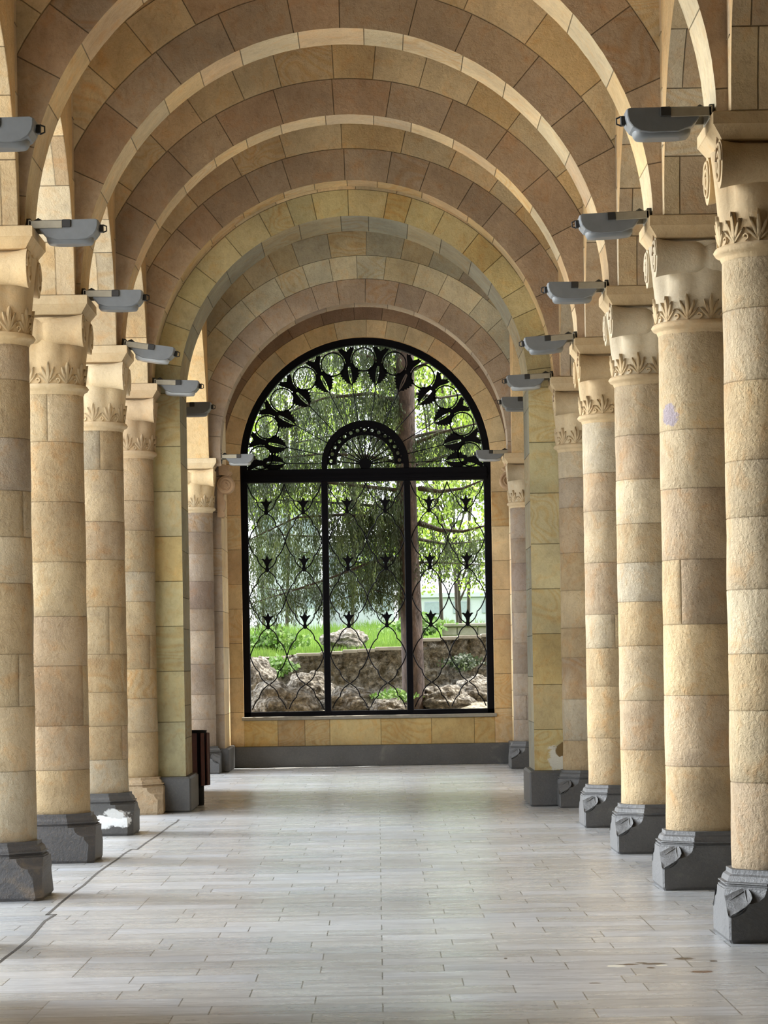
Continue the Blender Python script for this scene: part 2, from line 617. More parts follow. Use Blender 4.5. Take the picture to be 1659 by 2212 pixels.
m = MB()
m.box(-3.6, 6.9, -3.4, -3.0, 0, Z_CEIL)  # unseen end wall, added to stop light from behind the camera
for (a, b, e) in ((WL - WT, WL, 12.5), (WR, WR + WT, 10.9)):  # unseen solid side walls, added to keep arcade light off the near end
    m.box(a, b, -3.0, e, 0, Z_AB if e < 12 else 5.7)
struct(m.build('wall_light_block', M_ROOF, tint=False))
m = MB()
rw = random.Random(11)
zz = 0.0
while zz < Z_CEIL:
    h = min(0.55, Z_CEIL - zz)
    yy = -3.0
    while yy < Y_BACK:
        w = min(rw.uniform(0.7, 1.3), Y_BACK - yy)
        m.block(lambda u, v, d: (6.5 - d, u, v), yy, yy + w, zz, zz + h, pick(TAN, rw))
        yy += w
    zz += h
m.box(6.51, 6.9, -3.0, Y_BACK + 0.4, 0, Z_CEIL, (0.4, 0.3, 0.2, 1))
struct(m.build('wall_right_building', M_WALL))


# ------------------------------------------------------------------ arcade walls above the capitals
def arcade_wall(name, xin, sgn, seed):
    """xin: gallery face; sgn: +1 when the wall lies to the right of it"""
    m = MB()
    rr = random.Random(seed)
    xout = xin + sgn * WT
    half = 0.35
    rad = (STEP - 2 * half) / 2
    ks = list(range(-5, 5))

    def facex(u, v, d, x, s):
        return (x - s * d, u, v)

    def vquad(ya, yb, za0, zb0, ztop, x):
        m.face([(x, ya, za0), (x, yb, zb0), (x, yb, ztop), (x, ya, ztop)], (*TAN[0][:3], 1))

    for k in ks:
        yc = rowY(k)
        # pier over the capital: four faces in courses
        z = Z_AB
        hs = []
        while z < Z_CEIL - 0.05:
            h = min(rr.uniform(0.36, 0.50), Z_CEIL - z)
            hs.append((z, z + h))
            z += h
        for (a, b) in hs:
            for (x, s) in ((xin, sgn), (xout, -sgn)):
                m.block(lambda u, v, d, x=x, s=s: (x + s * d * -1 * -1, u, v), yc - half, yc + half, a, b, pick(TAN, rr), edges=(0, 0, 1, 1))
        # arch from this pier to the next
        if k < 4:
            ym = yc + STEP / 2
            N = 28
            arc = [(ym - rad * cos(pi * i / N), Z_AB + rad * sin(pi * i / N)) for i in range(N + 1)]
            for (x, s) in ((xin, sgn), (xout, -sgn)):
                for (p, q) in zip(arc, arc[1:]):
                    vquad(p[0], q[0], p[1], q[1], Z_CEIL, x)
            # soffit stones; lift d pushes away from the opening
            a = 0.0
            while a < pi - 1e-6:
                da = rr.uniform(0.26, 0.36)
                if a + da > pi - 0.12:
                    da = pi - a
                cut = xin + sgn * rr.choice((0.10, 0.14, 0.38))
                for (xa, xb) in ((xin, cut), (cut, xout)):
                    fn = lambda u, v, d: (u, ym + (rad - d) * cos(v), Z_AB + (rad - d) * sin(v))
                    m.block(fn, xa, xb, a, a + da, pick(TAN, rr, 0.08), su=1, sv=rad, nv=3, edges=(xa == cut, xb == cut, 1, 1))
                a += da
    # solid length behind the big pier, then the wide opening of the cross passage
    y0 = rowY(4) + half
    for (x, s) in ((xin, sgn), (xout, -sgn)):
        z = 0.0
        while z < Z_CEIL:
            h = min(0.45, Z_CEIL - z)
            m.block(lambda u, v, d, x=x, s=s: (x + s * d * 0, u, v), y0, 32.6, z, z + h, pick(TAN, rr))
            z += h
    m.face([(xin, 32.6, 0), (xout, 32.6, 0), (xout, 32.6, Z_CEIL), (xin, 32.6, Z_CEIL)], TAN[1])
    N = 20
    ya, yb = 32.6, FARY - 0.35
    arc = [(ya + (yb - ya) * i / N, 4.34 + 2.2 * sin(pi * i / N) ** 0.7) for i in range(N + 1)]
    for (p, q) in zip(arc, arc[1:]):
        for x in (xin, xout):
            vquad(p[0], q[0], p[1], q[1], Z_CEIL, x)
        m.face([(xin, p[0], p[1]), (xout, p[0], p[1]), (xout, q[0], q[1]), (xin, q[0], q[1])], TAN[2])
    # pier over the far column
    z = Z_AB
    while z < Z_CEIL - 0.02:
        h = min(rr.uniform(0.34, 0.46), Z_CEIL - z)
        m.block(lambda u, v, d: (u, FARY - 0.35 - d, v), min(xin, xout), max(xin, xout), z, z + h, pick(PINK, rr), edges=(0, 0, 1, 1))
        for x in (xin, xout):
            m.face([(x, FARY - .35, z), (x, FARY + .35, z), (x, FARY + .35, z + h), (x, FARY - .35, z + h)], pick(PINK, rr))
        z += h
    return struct(m.build(name, M_WALL))


arcade_wall('wall_left', WL, -1, 21)
arcade_wall('wall_right', WR, 1, 22)


# ------------------------------------------------------------------ transverse arches across the gallery
def voussoirs(m, fn, r0, r1, a0, a1, pal, rr, mean, vein=0.12, edges=(1, 1), nseg=3, odd=0.06):
    a = a0
    while a < a1 - 1e-6:
        da = mean * rr.uniform(0.72, 1.3)
        if a + da > a1 - mean * 0.5:
            da = a1 - a
        m.block(fn, r0, r1, a, a + da, pick(pal, rr, vein, odd), sv=(r0 + r1) / 2, nv=nseg, edges=(edges[0], edges[1], 1, 1))
        a += da


def clampx(x):
    return max(-2.60, min(2.25, x))


def transverse_arch(name, label, cx, cz, r, y0, y1, rings, seed, soff_pal, foot=None, kind='thing'):
    """rings: list of (width, palette, mean angle). foot: z where the jambs start"""
    rr = random.Random(seed)
    root = empty(name, label, 'arch', (cx, (y0 + y1) / 2, cz))
    root_inv = Vector(root.location)

    def loc(p):
        return (p[0] - root_inv.x, p[1] - root_inv.y, p[2] - root_inv.z)
    m = MB()
    ri = r
    for i, (w, pal, mean) in enumerate(rings):
        fn = lambda u, v, d: loc((clampx(cx - u * cos(v)), y0 - d, min(Z_CEIL, cz + u * sin(v))))
        voussoirs(m, fn, ri, ri + w, -0.12 if foot is None else 0.0, pi + (0.12 if foot is None else 0.0), pal, rr, mean, edges=(1 if i else 0, 1))
        ri += w
    # plain masonry out to the wall and ceiling
    N = 40
    for sy in (y0, y1):
        for i in range(N):
            t0, t1 = pi * i / N, pi * (i + 1) / N
            inner = ri if sy == y0 else r
            pts = []
            for (rad, tt) in ((inner, t0), (inner, t1), (4.6, t1), (4.6, t0)):
                pts.append(loc((clampx(cx - rad * cos(tt)), sy, min(Z_CEIL, cz + rad * sin(tt)))))
            m.face(pts, pick(YEL, rr))
    m.build('arch_face', M_WALL, root)
    # soffit
    m = MB()
    fn = lambda u, v, d: loc((cx - (r - d) * cos(v), u, cz + (r - d) * sin(v)))
    bl = []
    a = 0.0
    while a < pi - 1e-6:
        da = 0.2 * rr.uniform(0.75, 1.3)
        if a + da > pi - 0.1:
            da = pi - a
        m.block(fn, y0, y1, a, a + da, pick(soff_pal, rr, 0.15), sv=r, nv=4, edges=(0, 0, 1, 1), smooth=False)
        a += da
    z_foot = Z_AB if foot is None else foot
    if cz > z_foot + 0.005 or foot is not None:
        for s in (-1, 1):
            z = z_foot
            while z < cz - 1e-6:
                h = min(rr.uniform(0.32, 0.5), cz - z)
                if cz - z - h < 0.12:
                    h = cz - z
                m.block(lambda u, v, d: loc((cx + s * (r - d), u, v)), y0, y1, z, z + h, pick(soff_pal, rr, 0.2), edges=(0, 0, 1, 1))
                z += h
    m.build('arch_soffit', M_WALL, root)
    return root


ARCH = dict(cx=-0.20, cz=4.34, r=2.03)
R2 = [(0.32, BROWN, 0.21), (0.33, YEL, 0.20), (0.33, YEL, 0.17)]
order = ['nearest', 'second', 'third', 'fourth', 'fifth']
arch_labels = {
    -1: 'sandstone cross arch over the camera end of the gallery',
    0: 'sandstone cross arch springing from the nearest right column at the top right corner',
    1: 'largest sandstone cross arch, its crown cut off by the top of the photo',
    2: 'sandstone cross arch whose full ring shows highest, under the largest one',
    3: 'sandstone cross arch third down from the top, nested inside the highest full ring',
    4: 'narrow sandstone cross arch directly in front of the yellow-green pier arch',
}
th = {-1: .5, 0: .5, 1: .55, 2: .56, 3: .42, 4: .36}
for k in range(-1, 5):
    yc = rowY(k)
    y0 = yc - 0.23
    transverse_arch('cross_arch', arch_labels[k], -0.20, 4.34, 2.03, y0, y0 + th[k], R2, 100 + k, YEL)

# the big pier arch, jambs to the plinths
GR = [(0.27, GRN, 0.17), (0.33, YEL, 0.2)]
pa = transverse_arch('pier_arch', 'yellow-green sandstone arch carried down to the floor by two square piers', -0.193, 4.285, 1.785, PIER_Y0, PIER_Y1, GR, 131, GREY, foot=0.36)


def pier_faces(m, xa, xb, rr):
    z = 0.36
    while z < 4.285 - 1e-6:
        h = min(rr.choice((0.42, 0.46, 0.52, 0.56)), 4.285 - z)
        if 4.285 - z - h < 0.15:
            h = 4.285 - z
        cut = rr.random() < 0.35
        xs = [xa, (xa * 0.62 + xb * 0.38), xb] if cut else [xa, xb]
        for p, q in zip(xs, xs[1:]):
            m.block(lambda u, v, d: (u, PIER_Y0 - d, v), p, q, z, z + h, pick(GRN, rr, 0.45), edges=(p != xa and p != min(xs), q != xb, 1, 1))
            m.face([(q, PIER_Y1, z), (p, PIER_Y1, z), (p, PIER_Y1, z + h), (q, PIER_Y1, z + h)], pick(GRN, rr))
        z += h


for (nm, xa, xb, lab, seed) in (('left', -2.78, -1.978, 'square yellow-green sandstone pier on the left, beside the litter bin', 41),
                                ('right', 1.592, 2.41, 'square yellow-green sandstone pier on the right with a damaged patch near its foot', 42)):
    root = empty('stone_pier', lab, 'pier', ((xa + xb) / 2, (PIER_Y0 + PIER_Y1) / 2, 0))
    rr = random.Random(seed)
    m = MB()
    pier_faces(m, xa, xb, rr)
    m.box(min(xa, xb) + 0.01, max(xa, xb) - 0.01, PIER_Y0 + 0.008, PIER_Y1 - 0.008, 0.36, 4.28, (*YEL[0][:3], 1))
    o = m.build('pier_masonry', M_PIER, root)
    o.location = -Vector(root.location)
    m = MB()
    e = 0.06
    if nm == 'left':
        m.box(xa, xb + e, PIER_Y0 - 0.14, PIER_Y1 + 0.04, 0, 0.36, ch=0.02)
    else:
        m.box(xa - e, xb, PIER_Y0 - 0.14, PIER_Y1 + 0.04, 0, 0.36, ch=0.02)
    o = m.build('plinth', M_BASALT, root, tint=False)
    o.location = -Vector(root.location)

# far arch in front of the window bay
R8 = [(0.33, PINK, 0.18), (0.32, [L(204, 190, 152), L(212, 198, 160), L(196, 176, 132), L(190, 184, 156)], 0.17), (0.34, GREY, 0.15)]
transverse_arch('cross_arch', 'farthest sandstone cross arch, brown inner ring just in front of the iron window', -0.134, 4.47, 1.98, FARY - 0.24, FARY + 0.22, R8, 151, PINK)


# ------------------------------------------------------------------ columns
def shaft_mesh(cx, cy, z0, z1, seed, pal, r=SH_R):
    rr = random.Random(seed)
    m = MB()
    z = z0
    fn = lambda u, v, d: tuple((cx + (r + d + jit(u, v)) * cos(u), cy + (r + d + jit(u, v)) * sin(u), v))

    def jit(u, v):
        return 0.006 * noise.noise(Vector((cos(u) * 2.2 + cx * 3, sin(u) * 2.2 + cy * 3, v * 3.5)))
    while z < z1 - 1e-6:
        h = rr.choice((0.30, 0.34, 0.38, 0.42, 0.46))
        if z + h > z1 - 0.2:
            h = z1 - z
        nb = rr.choice((1, 1, 2, 2))
        a0 = rr.uniform(0, 2 * pi)
        cuts = [a0] + sorted(a0 + 2 * pi * (q + rr.uniform(-0.12, 0.12)) / nb for q in range(1, nb)) + [a0 + 2 * pi]
        for p, q in zip(cuts, cuts[1:]):
            n = max(6, int((q - p) / 0.13))
            m.block(fn, p, q, z, z + h, pick(pal, rr, 0.04, 0.07), g=0.004, d=0.004, nu=n, nv=4, su=r, edges=(nb > 1, nb > 1, 1, 1), smooth=True, mortar=0.78)
        z += h
    return m


def base_mesh(worn=0.0, seed=0):
    """square plinth whose upper corners are scooped back to an octagon in two lobes"""
    m = MB()
    H = 0.34
    zs = [0, 0.02, 0.137]
    zs += [0.137 + 0.068 * (1 - cos(radians(a))) for a in (20, 40, 60, 75, 90)]
    zs += [0.2051 + 0.068 * (1 - cos(radians(a))) for a in (10, 35, 60, 78, 90)]
    rows = []

    def ch(z):
        if z <= 0.137:
            return 0.0 if worn == 0 else 0.03
        if z <= 0.205:
            t = (z - 0.137) / 0.068
            return 0.105 * sqrt(max(0, 1 - (1 - t) ** 2)) ** 1.0
        t = (z - 0.205) / 0.068
        return 0.105 + 0.092 * sqrt(max(0, 1 - (1 - min(1, t)) ** 2))
    rs = random.Random(seed)
    for z in zs:
        c = max(ch(z), 0.012)
        if worn:
            c = max(c * 0.8, 0.05 + 0.03 * noise.noise(Vector((z * 9, seed, 0))))
        h = H - (0.01 if z == 0 else 0)
        row = []
        for q in range(4):
            for (px, py) in ((h - c, -h), (h, -h + c)):
                # corner q rotated
                mid = None
                x, y = px, py
                for _ in range(q):
                    x, y = -y, x
                if worn:
                    w = 1 + worn * noise.noise(Vector((x * 6 + seed, y * 6, z * 9)))
                    x, y = x * w, y * w
                row.append((x, y, z))
        rows.append(row)
    m.quadgrid(rows, cyc=True)
    m.face(rows[0][::-1])
    m.face(rows[-1])
    return m


def leaf_ridges(qs):
    """the raised petal edges at each upper corner of the plinth"""
    m = MB()
    for q in qs:
        for side in (0, 1):
            # ridge of the leaf: from its tip under the moulding down to the notch
            pa = Vector((0.241, -0.241, 0.268))
            pb = Vector((0.238, -0.336, 0.205)) if side == 0 else Vector((0.336, -0.238, 0.205))
            pc = Vector((0.333, -0.333, 0.14))
            for (p, e, bow) in ((pa, pb, 0.006), (pb, pc, 0.004)):
                tube = []
                for t in range(7):
                    u = t / 6
                    w = p.lerp(e, u) + Vector((1, -1, 0)).normalized() * bow * sin(pi * u)
                    if e is pc:
                        w = w + Vector((0, 0, -0.018 * sin(pi * u)))
                    x, y = w.x, w.y
                    for _ in range(q):
                        x, y = -y, x
                    tube.append((x, y, w.z))
                m.tube(tube, 0.0045, 5)
        # hollow petal blade between the ridges
        rows = []
        for i in range(7):
            u = i / 6
            mid = Vector((0.241, -0.241, 0.268)).lerp(Vector((0.335, -0.335, 0.138)), u)
            wd = 0.098 * sin(pi * min(1, u * 0.92 + 0.05)) ** 0.9
            row = []
            for sd in (-1, -0.5, 0, 0.5, 1):
                w = mid + Vector((1, 1, 0)).normalized() * wd * sd + Vector((1, -1, 0)).normalized() * (0.012 * sd * sd + 0.002) * sin(pi * u)
                x, y = min(w.x, 0.343), max(w.y, -0.343)
                for _ in range(q):
                    x, y = -y, x
                row.append((x, y, w.z + 0.012 * sd * sd))
            rows.append(row)
        m.quadgrid(rows, smooth=True)
    return m


def octa_molding():
    m = MB()
    prof = [(0.335, 0.27), (0.335, 0.285), (0.322, 0.288), (0.322, 0.295), (0.335, 0.300), (0.335, 0.306), (0.318, 0.310), (0.316, 0.322), (0.308, 0.338), (0.295, 0.348), (0.293, 0.352), (0.293, 0.372), (0.27, 0.374)]
    k = 1 / cos(pi / 8)
    m.lathe([(r * k, z) for r, z in prof], 0, 0, 8, smooth=False, a0=pi / 8)
    return m


def capital_parts(root, cx, cy, seed, group=None):
    """necking, bell, palmettes, bolsters with scrolls, abacus"""
    rr = random.Random(seed)
    col = pick(TAN, rr, 0, 0)
    col2 = pick(TAN, rr, 0, 0)
    m = MB()
    zr = 3.625
    m.lathe([(SH_R, zr - 0.03), (SH_R + 0.008, zr - 0.012), (SH_R + 0.012, zr), (SH_R + 0.034, zr + 0.008), (SH_R + 0.045, zr + 0.026), (SH_R + 0.034, zr + 0.044), (SH_R + 0.014, zr + 0.052)], cx, cy, 48, col)
    m.build('necking', M_CARVE, root)
    # bell: fluted flare
    m = MB()
    rows = []
    nseg = 64
    for i in range(11):
        t = i / 10
        z = zr + 0.05 + t * 0.50
        r = SH_R + 0.012 + 0.040 * t ** 1.6
        row = []
        for k in range(nseg):
            a = 2 * pi * k / nseg + pi / 16
            fl = 0.028 * abs(cos(4 * (a - pi / 16))) * min(1, t * 2)
            row.append((cx + (r - 0.018 * min(1, t * 2) + fl) * cos(a), cy + (r - 0.018 * min(1, t * 2) + fl) * sin(a), z))
        rows.append(row)
    m.quadgrid(rows, col2, True, cyc=True)
    m.face(rows[-1], col2)
    m.build('bell', M_CARVE, root)
    # palmettes round the foot of the bell
    m = MB()
    NP = 12

    def petal(a0, w0, tilt, ln, wd, base_z, out):
        # raised lens-shaped petal lying on the bell
        cx0 = a0 + w0
        rows = []
        for i in range(7):
            t = i / 6
            half = wd * sin(pi * min(1, 0.08 + t * 0.92)) ** 0.8
            zc = base_z + ln * t * cos(tilt)
            ac = cx0 + (ln * t * sin(tilt)) / (SH_R + 0.02)
            tt = max(0, (zc - zr - 0.05) / 0.5)
            rb = SH_R + 0.004 + 0.040 * tt ** 1.6
            lift = out * (0.35 + 0.65 * t)
            row = []
            for s, l in ((-1, -0.012), (-0.55, lift * 0.75), (0, lift * 0.45), (0.55, lift * 0.75), (1, -0.012)):
                aa = ac + s * half / (SH_R + 0.03)
                R = rb + l + 0.010
                row.append((cx + R * cos(aa), cy + R * sin(aa), zc + 0.002 * s))
            rows.append(row)
        m.quadgrid(rows, col, True)
    for p in range(NP):
        a0 = 2 * pi * (p + 0.25) / NP
        zb = zr + 0.048
        petal(a0, 0, 0, 0.165, 0.020, zb, 0.030)
        for s in (-1, 1):
            petal(a0, 0, s * 0.35, 0.135, 0.015, zb, 0.026)
            petal(a0, 0, s * 0.75, 0.105, 0.013, zb, 0.024)
        # little curl between palmettes
        am = a0 + pi / NP
        pts = []
        for t in range(10):
            th_ = -pi / 2 + t * 1.5 * pi / 9
            rc = 0.019 * (1 - 0.05 * t)
            aa = am + rc * cos(th_) / SH_R
            zc = zb + 0.028 + rc * sin(th_)
            R = SH_R + 0.020
            pts.append((cx + R * cos(aa), cy + R * sin(aa), zc))
        m.tube(pts, 0.006, 5, col)
    m.build('palmette_band', M_CARVE, root)
    # two bolsters lying across the gallery, with spiral discs at both ends
    for sy in (-1, 1):
        m = MB()
        yb = cy + sy * 0.262
        zb = 4.078
        prof = []
        for i in range(25):
            s = -1 + 2 * i / 24
            ax = abs(s)
            r = 0.104 + 0.026 * max(0, (ax - 0.5) / 0.5) ** 2
            if ax < 0.16:
                r = 0.084 + 0.014 * (1 if (int((ax + 0.001) * 22) % 2) else 0)
            if ax > 0.93:
                r = 0.128
            prof.append((s * 0.315, r))
        rows = []
        for (dx, r) in prof:
            rows.append([(cx + dx, yb + r * cos(2 * pi * k / 28), zb + r * sin(2 * pi * k / 28)) for k in range(28)])
        m.quadgrid(rows, col2, True, cyc=True)
        m.face(rows[0][::-1], col2)
        m.face(rows[-1], col2)
        bo = m.build('bolster', M_CARVE, root)
        for sx in (-1, 1):
            sc = MB()
            pts = []
            for t in range(50):
                a = t * 0.30
                r = 0.115 * (1 - t / 56)
                pts.append((cx + sx * 0.318, yb + r * cos(a) * sy, zb + r * sin(a) * 1.0))
            sc.tube(pts, 0.010, 5, col2)
            sc.lathe([(0.0, 0), (0.02, 0.0), (0.02, 0.02)], 0, 0, 10, col2, caps=False) if False else None
            sc.build('scroll', M_CARVE, bo)
    # block between the bolsters
    m = MB()
    m.box(cx - 0.30, cx + 0.30, cy - 0.25, cy + 0.25, 4.10, 4.20, col2)
    m.build('echinus', M_CARVE, root)
    # abacus
    m = MB()
    rows = []
    for (h, z) in ((0.29, 4.195), (0.305, 4.20), (0.318, 4.222), (0.338, 4.25), (0.350, 4.268), (0.355, 4.272), (0.355, Z_AB - 0.006), (0.349, Z_AB)):
        rows.append([(cx - h, cy - h, z), (cx + h, cy - h, z), (cx + h, cy + h, z), (cx - h, cy + h, z)])
    m.quadgrid(rows, col, cyc=True)
    m.face(rows[0][::-1], col)
    m.face(rows[-1], col)
    m.build('abacus', M_CARVE, root)


_base = {}


def column(cx, cy, label, seed, group, style='basalt', pal=TAN):
    root = empty('stone_column', label, 'column', (cx, cy, 0), group)
    off = Vector((-cx, -cy, 0))

    def fix():
        for ch in root.children:
            if ch.name.split('.')[0] in ('shaft', 'necking', 'bell', 'palmette_band', 'bolster', 'echinus', 'abacus'):
                ch.location = off
    mat = {'basalt': M_BASALT, 'worn': M_BASALT_WORN, 'paint': M_BASALT_PAINT, 'stone': M_SHAFT}[style]
    worn = {'basalt': 0.0, 'worn': 0.03, 'paint': 0.03, 'stone': 0.03}[style]
    m = base_mesh(worn, seed)
    c4 = pick(TAN, random.Random(seed), 0, 0)
    m.c = [c4] * len(m.f)
    m.build('plinth', mat, root)
    if worn == 0:
        for q in range(4):
            leaf_ridges((q,)).build('corner_leaf', mat, root)
    m = octa_molding()
    m.c = [c4] * len(m.f)
    m.build('base_molding', mat, root)
    shaft_mesh(cx, cy, 0.37, 3.60, seed, pal).build('shaft', M_SHAFT, root)
    capital_parts(root, cx, cy, seed)
    fix()
    return root


GL, GRr = 'columns of the left arcade', 'columns of the right arcade'
column(XL, rowY(-1), 'left arcade column beside the camera, outside the frame', 51, GL)
column(XL, rowY(0), 'left arcade column just outside the left edge of the frame', 52, GL)
column(XL, rowY(1), 'leftmost column, cut by the left edge, on a worn dark plinth', 53, GL, 'worn')
column(XL, rowY(2), 'second column from the left edge, on a large dark worn plinth', 54, GL, 'worn')
column(XL, rowY(3), 'left column whose dark plinth is smeared with white paint', 55, GL, 'paint')
column(XL, rowY(4), 'left column on a rough yellow stone plinth, right beside the square pier', 56, GL, 'stone')
column(XR, rowY(-1), 'right arcade column beside the camera, outside the frame', 61, GRr)
column(XR, rowY(0), 'rightmost column, cut by the right edge of the photo', 62, GRr)
column(XR, rowY(1), 'second column from the right edge, wide shaft with a purple stain', 63, GRr)
column(XR, rowY(2), 'third column from the right edge, in the middle of the right row', 64, GRr)
column(XR, rowY(3), 'fourth column from the right edge, second nearest to the right pier', 65, GRr)
column(XR, rowY(4), 'slimmest looking right column, touching the square right pier', 66, GRr)
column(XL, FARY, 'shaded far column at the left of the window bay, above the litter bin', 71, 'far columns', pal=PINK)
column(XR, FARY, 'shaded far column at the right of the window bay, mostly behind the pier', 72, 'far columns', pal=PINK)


# ------------------------------------------------------------------ window bay: side walls with responds, back wall
def bay_wall(name, x, s, seed):
    """s = +1: gallery lies towards +x (left wall)"""
    rr = random.Random(seed)
    m = MB()
    y0 = FARY + 0.20
    z = 0.30
    while z < Z_CEIL - 0.01:
        h = min(rr.choice((0.38, 0.44, 0.5)), Z_CEIL - z)
        c = pick(YEL, rr)
        m.block(lambda u, v, d: (x + s * d, u, v), y0, Y_BACK, z, z + h, c, edges=(0, 0, 1, 1))
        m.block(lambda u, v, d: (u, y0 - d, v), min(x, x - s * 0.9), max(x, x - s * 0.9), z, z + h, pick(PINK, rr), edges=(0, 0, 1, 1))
        z += h
    return struct(m.build(name, M_WALL))


bay_wall('wall_left_bay', -2.14, 1, 81)
bay_wall('wall_right_bay', 1.94, -1, 82)
for (x, s, nm) in ((-2.14, 1, 'left'), (1.94, -1, 'right')):
    m = MB()
    a, b = sorted((x + s * 0.06, x - s * 0.9))
    m.box(a, b, FARY + 0.12, Y_BACK, 0, 0.33, ch=0.015)
    struct(m.build('baseboard_' + nm, M_BASALT, tint=False))
    # respond capital: bracket with a scroll that faces down the gallery
    lab = 'carved bracket with a round scroll at the %s edge of the window bay' % nm
    root = empty('scroll_bracket', lab, 'bracket', (x, FARY + 0.3, 3.6))
    inv = -Vector(root.location)
    cc = L(176, 150, 122)
    m = MB()
    prof = [(-0.05, 3.55), (0.03, 3.55), (0.05, 3.57), (0.05, 3.61), (0.03, 3.63), (0.055, 3.68), (0.06, 3.78), (0.03, 3.82), (0.04, 3.95), (0.05, 4.05), (-0.05, 4.05)]
    m.prism_xz([(x + s * px_, pz) for px_, pz in prof], FARY + 0.16, FARY + 0.45, cc)
    o = m.build('bracket_body', M_CARVE, root)
    o.location = inv
    m = MB()
    cx_, cz_ = x + s * 0.07, 4.0
    rows = []
    for (yy, r) in ((FARY + 0.13, 0.09), (FARY + 0.12, 0.115), (FARY + 0.14, 0.125), (FARY + 0.42, 0.12)):
        rows.append([(cx_ + r * cos(2 * pi * k / 28), yy, cz_ + r * sin(2 * pi * k / 28)) for k in range(28)])
    m.quadgrid(rows, cc, True, cyc=True)
    m.face(rows[0], cc)
    m.face(rows[-1], cc)
    pts = []
    for t in range(48):
        a = t * 0.30
        r = 0.105 * (1 - t / 54)
        pts.append((cx_ + s * r * cos(a), FARY + 0.125, cz_ + r * sin(a)))
    m.tube(pts, 0.010, 5, cc)
    o = m.build('scroll', M_CARVE, root)
    o.location = inv
    m = MB()
    m.prism_xz([(x - s * 0.02, 4.14), (x + s * 0.10, 4.12), (x + s * 0.16, 4.17), (x + s * 0.10, 4.20), (x + s * 0.13, 4.26), (x - s * 0.02, 4.30)], FARY + 0.12, FARY + 0.45, cc)
    o = m.build('curled_leaf', M_CARVE, root)
    o.location = inv

WX, WZ0, WZS, WRAD = -0.127, 0.73, 4.40, 1.82
rr = random.Random(91)
m = MB()
fnp = lambda u, v, d: (clampx(WX - u * cos(v)), Y_BACK - d, min(Z_CEIL, WZS + u * sin(v)))
voussoirs(m, fnp, WRAD, WRAD + 0.25, 0, pi, YEL, rr, 0.20, edges=(0, 1))
voussoirs(m, fnp, WRAD + 0.25, WRAD + 0.52, 0, pi, [L(150, 120, 92), L(140, 112, 88), L(158, 128, 98)], rr, 0.22, edges=(1, 1))
for i in range(40):
    t0, t1 = pi * i / 40, pi * (i + 1) / 40
    m.face([fnp(WRAD + .52, t0, 0), fnp(WRAD + .52, t1, 0), fnp(4.4, t1, 0), fnp(4.4, t0, 0)], pick(YEL, rr))
for (xa, xb) in ((-2.14, WX - WRAD), (WX + WRAD, 1.94)):
    z = 0.30
    while z < WZS - 1e-6:
        h = min(rr.choice((0.36, 0.42, 0.5)), WZS - z)
        if WZS - z - h < 0.12:
            h = WZS - z
        m.block(lambda u, v, d: (u, Y_BACK - d, v), xa, xb, z, z + h, pick(YEL, rr, 0.25), edges=(xa > 0, xa < 0, 1, 1) if False else (0, 0, 1, 1))
        z += h
x = WX - WRAD
while x < WX + WRAD - 1e-6:
    w = min(rr.uniform(0.30, 0.75), WX + WRAD - x)
    if WX + WRAD - x - w < 0.2:
        w = WX + WRAD - x
    m.block(lambda u, v, d: (u, Y_BACK - d, v), x, x + w, 0.30, WZ0 - 0.05, pick([L(206, 178, 118), L(198, 166, 104), L(188, 160, 112)], rr, 0.6))
    x += w
# reveal of the opening
for s in (-1, 1):
    m.face([(WX + s * WRAD, Y_BACK, WZ0), (WX + s * WRAD, Y_BACK + 0.5, WZ0), (WX + s * WRAD, Y_BACK + 0.5, WZS), (WX + s * WRAD, Y_BACK, WZS)], YEL[1])
for i in range(40):
    t0, t1 = pi * i / 40, pi * (i + 1) / 40
    m.face([(WX - WRAD * cos(t0), Y_BACK, WZS + WRAD * sin(t0)), (WX - WRAD * cos(t1), Y_BACK, WZS + WRAD * sin(t1)), (WX - WRAD * cos(t1), Y_BACK + 0.5, WZS + WRAD * sin(t1)), (WX - WRAD * cos(t0), Y_BACK + 0.5, WZS + WRAD * sin(t0))], YEL[1])
# outer skin of the wall, so daylight cannot slip round it
for (a, b, c, d) in ((-7.0, WX - WRAD, 0, Z_CEIL), (WX + WRAD, 7.0, 0, Z_CEIL), (WX - WRAD, WX + WRAD, 0, WZ0)):
    m.face([(a, Y_BACK + 0.5, c), (b, Y_BACK + 0.5, c), (b, Y_BACK + 0.5, d), (a, Y_BACK + 0.5, d)], TAN[1])
for i in range(40):
    t0, t1 = pi * i / 40, pi * (i + 1) / 40
    xa, xb = WX - WRAD * cos(t0), WX - WRAD * cos(t1)
    m.face([(xa, Y_BACK + 0.5, WZS + WRAD * sin(t0)), (xb, Y_BACK + 0.5, WZS + WRAD * sin(t1)), (xb, Y_BACK + 0.5, Z_CEIL), (xa, Y_BACK + 0.5, Z_CEIL)], TAN[1])
struct(m.build('wall_back', M_WALL))
m = MB()
m.box(-2.14, 1.94, Y_BACK - 0.08, Y_BACK + 0.02, 0, 0.30, ch=0.008)
for xs in (-0.75, 0.35):
    m.box(xs, xs + 0.006, Y_BACK - 0.082, Y_BACK - 0.07, 0.005, 0.295)
struct(m.build('baseboard_back', M_BASALT, tint=False))
m = MB()
m.box(WX - WRAD - 0.03, WX + WRAD + 0.03, Y_BACK - 0.03, Y_BACK + 0.5, WZ0 - 0.05, WZ0, ch=0.006)
struct(m.build('trim_2', M_COPING, tint=False))

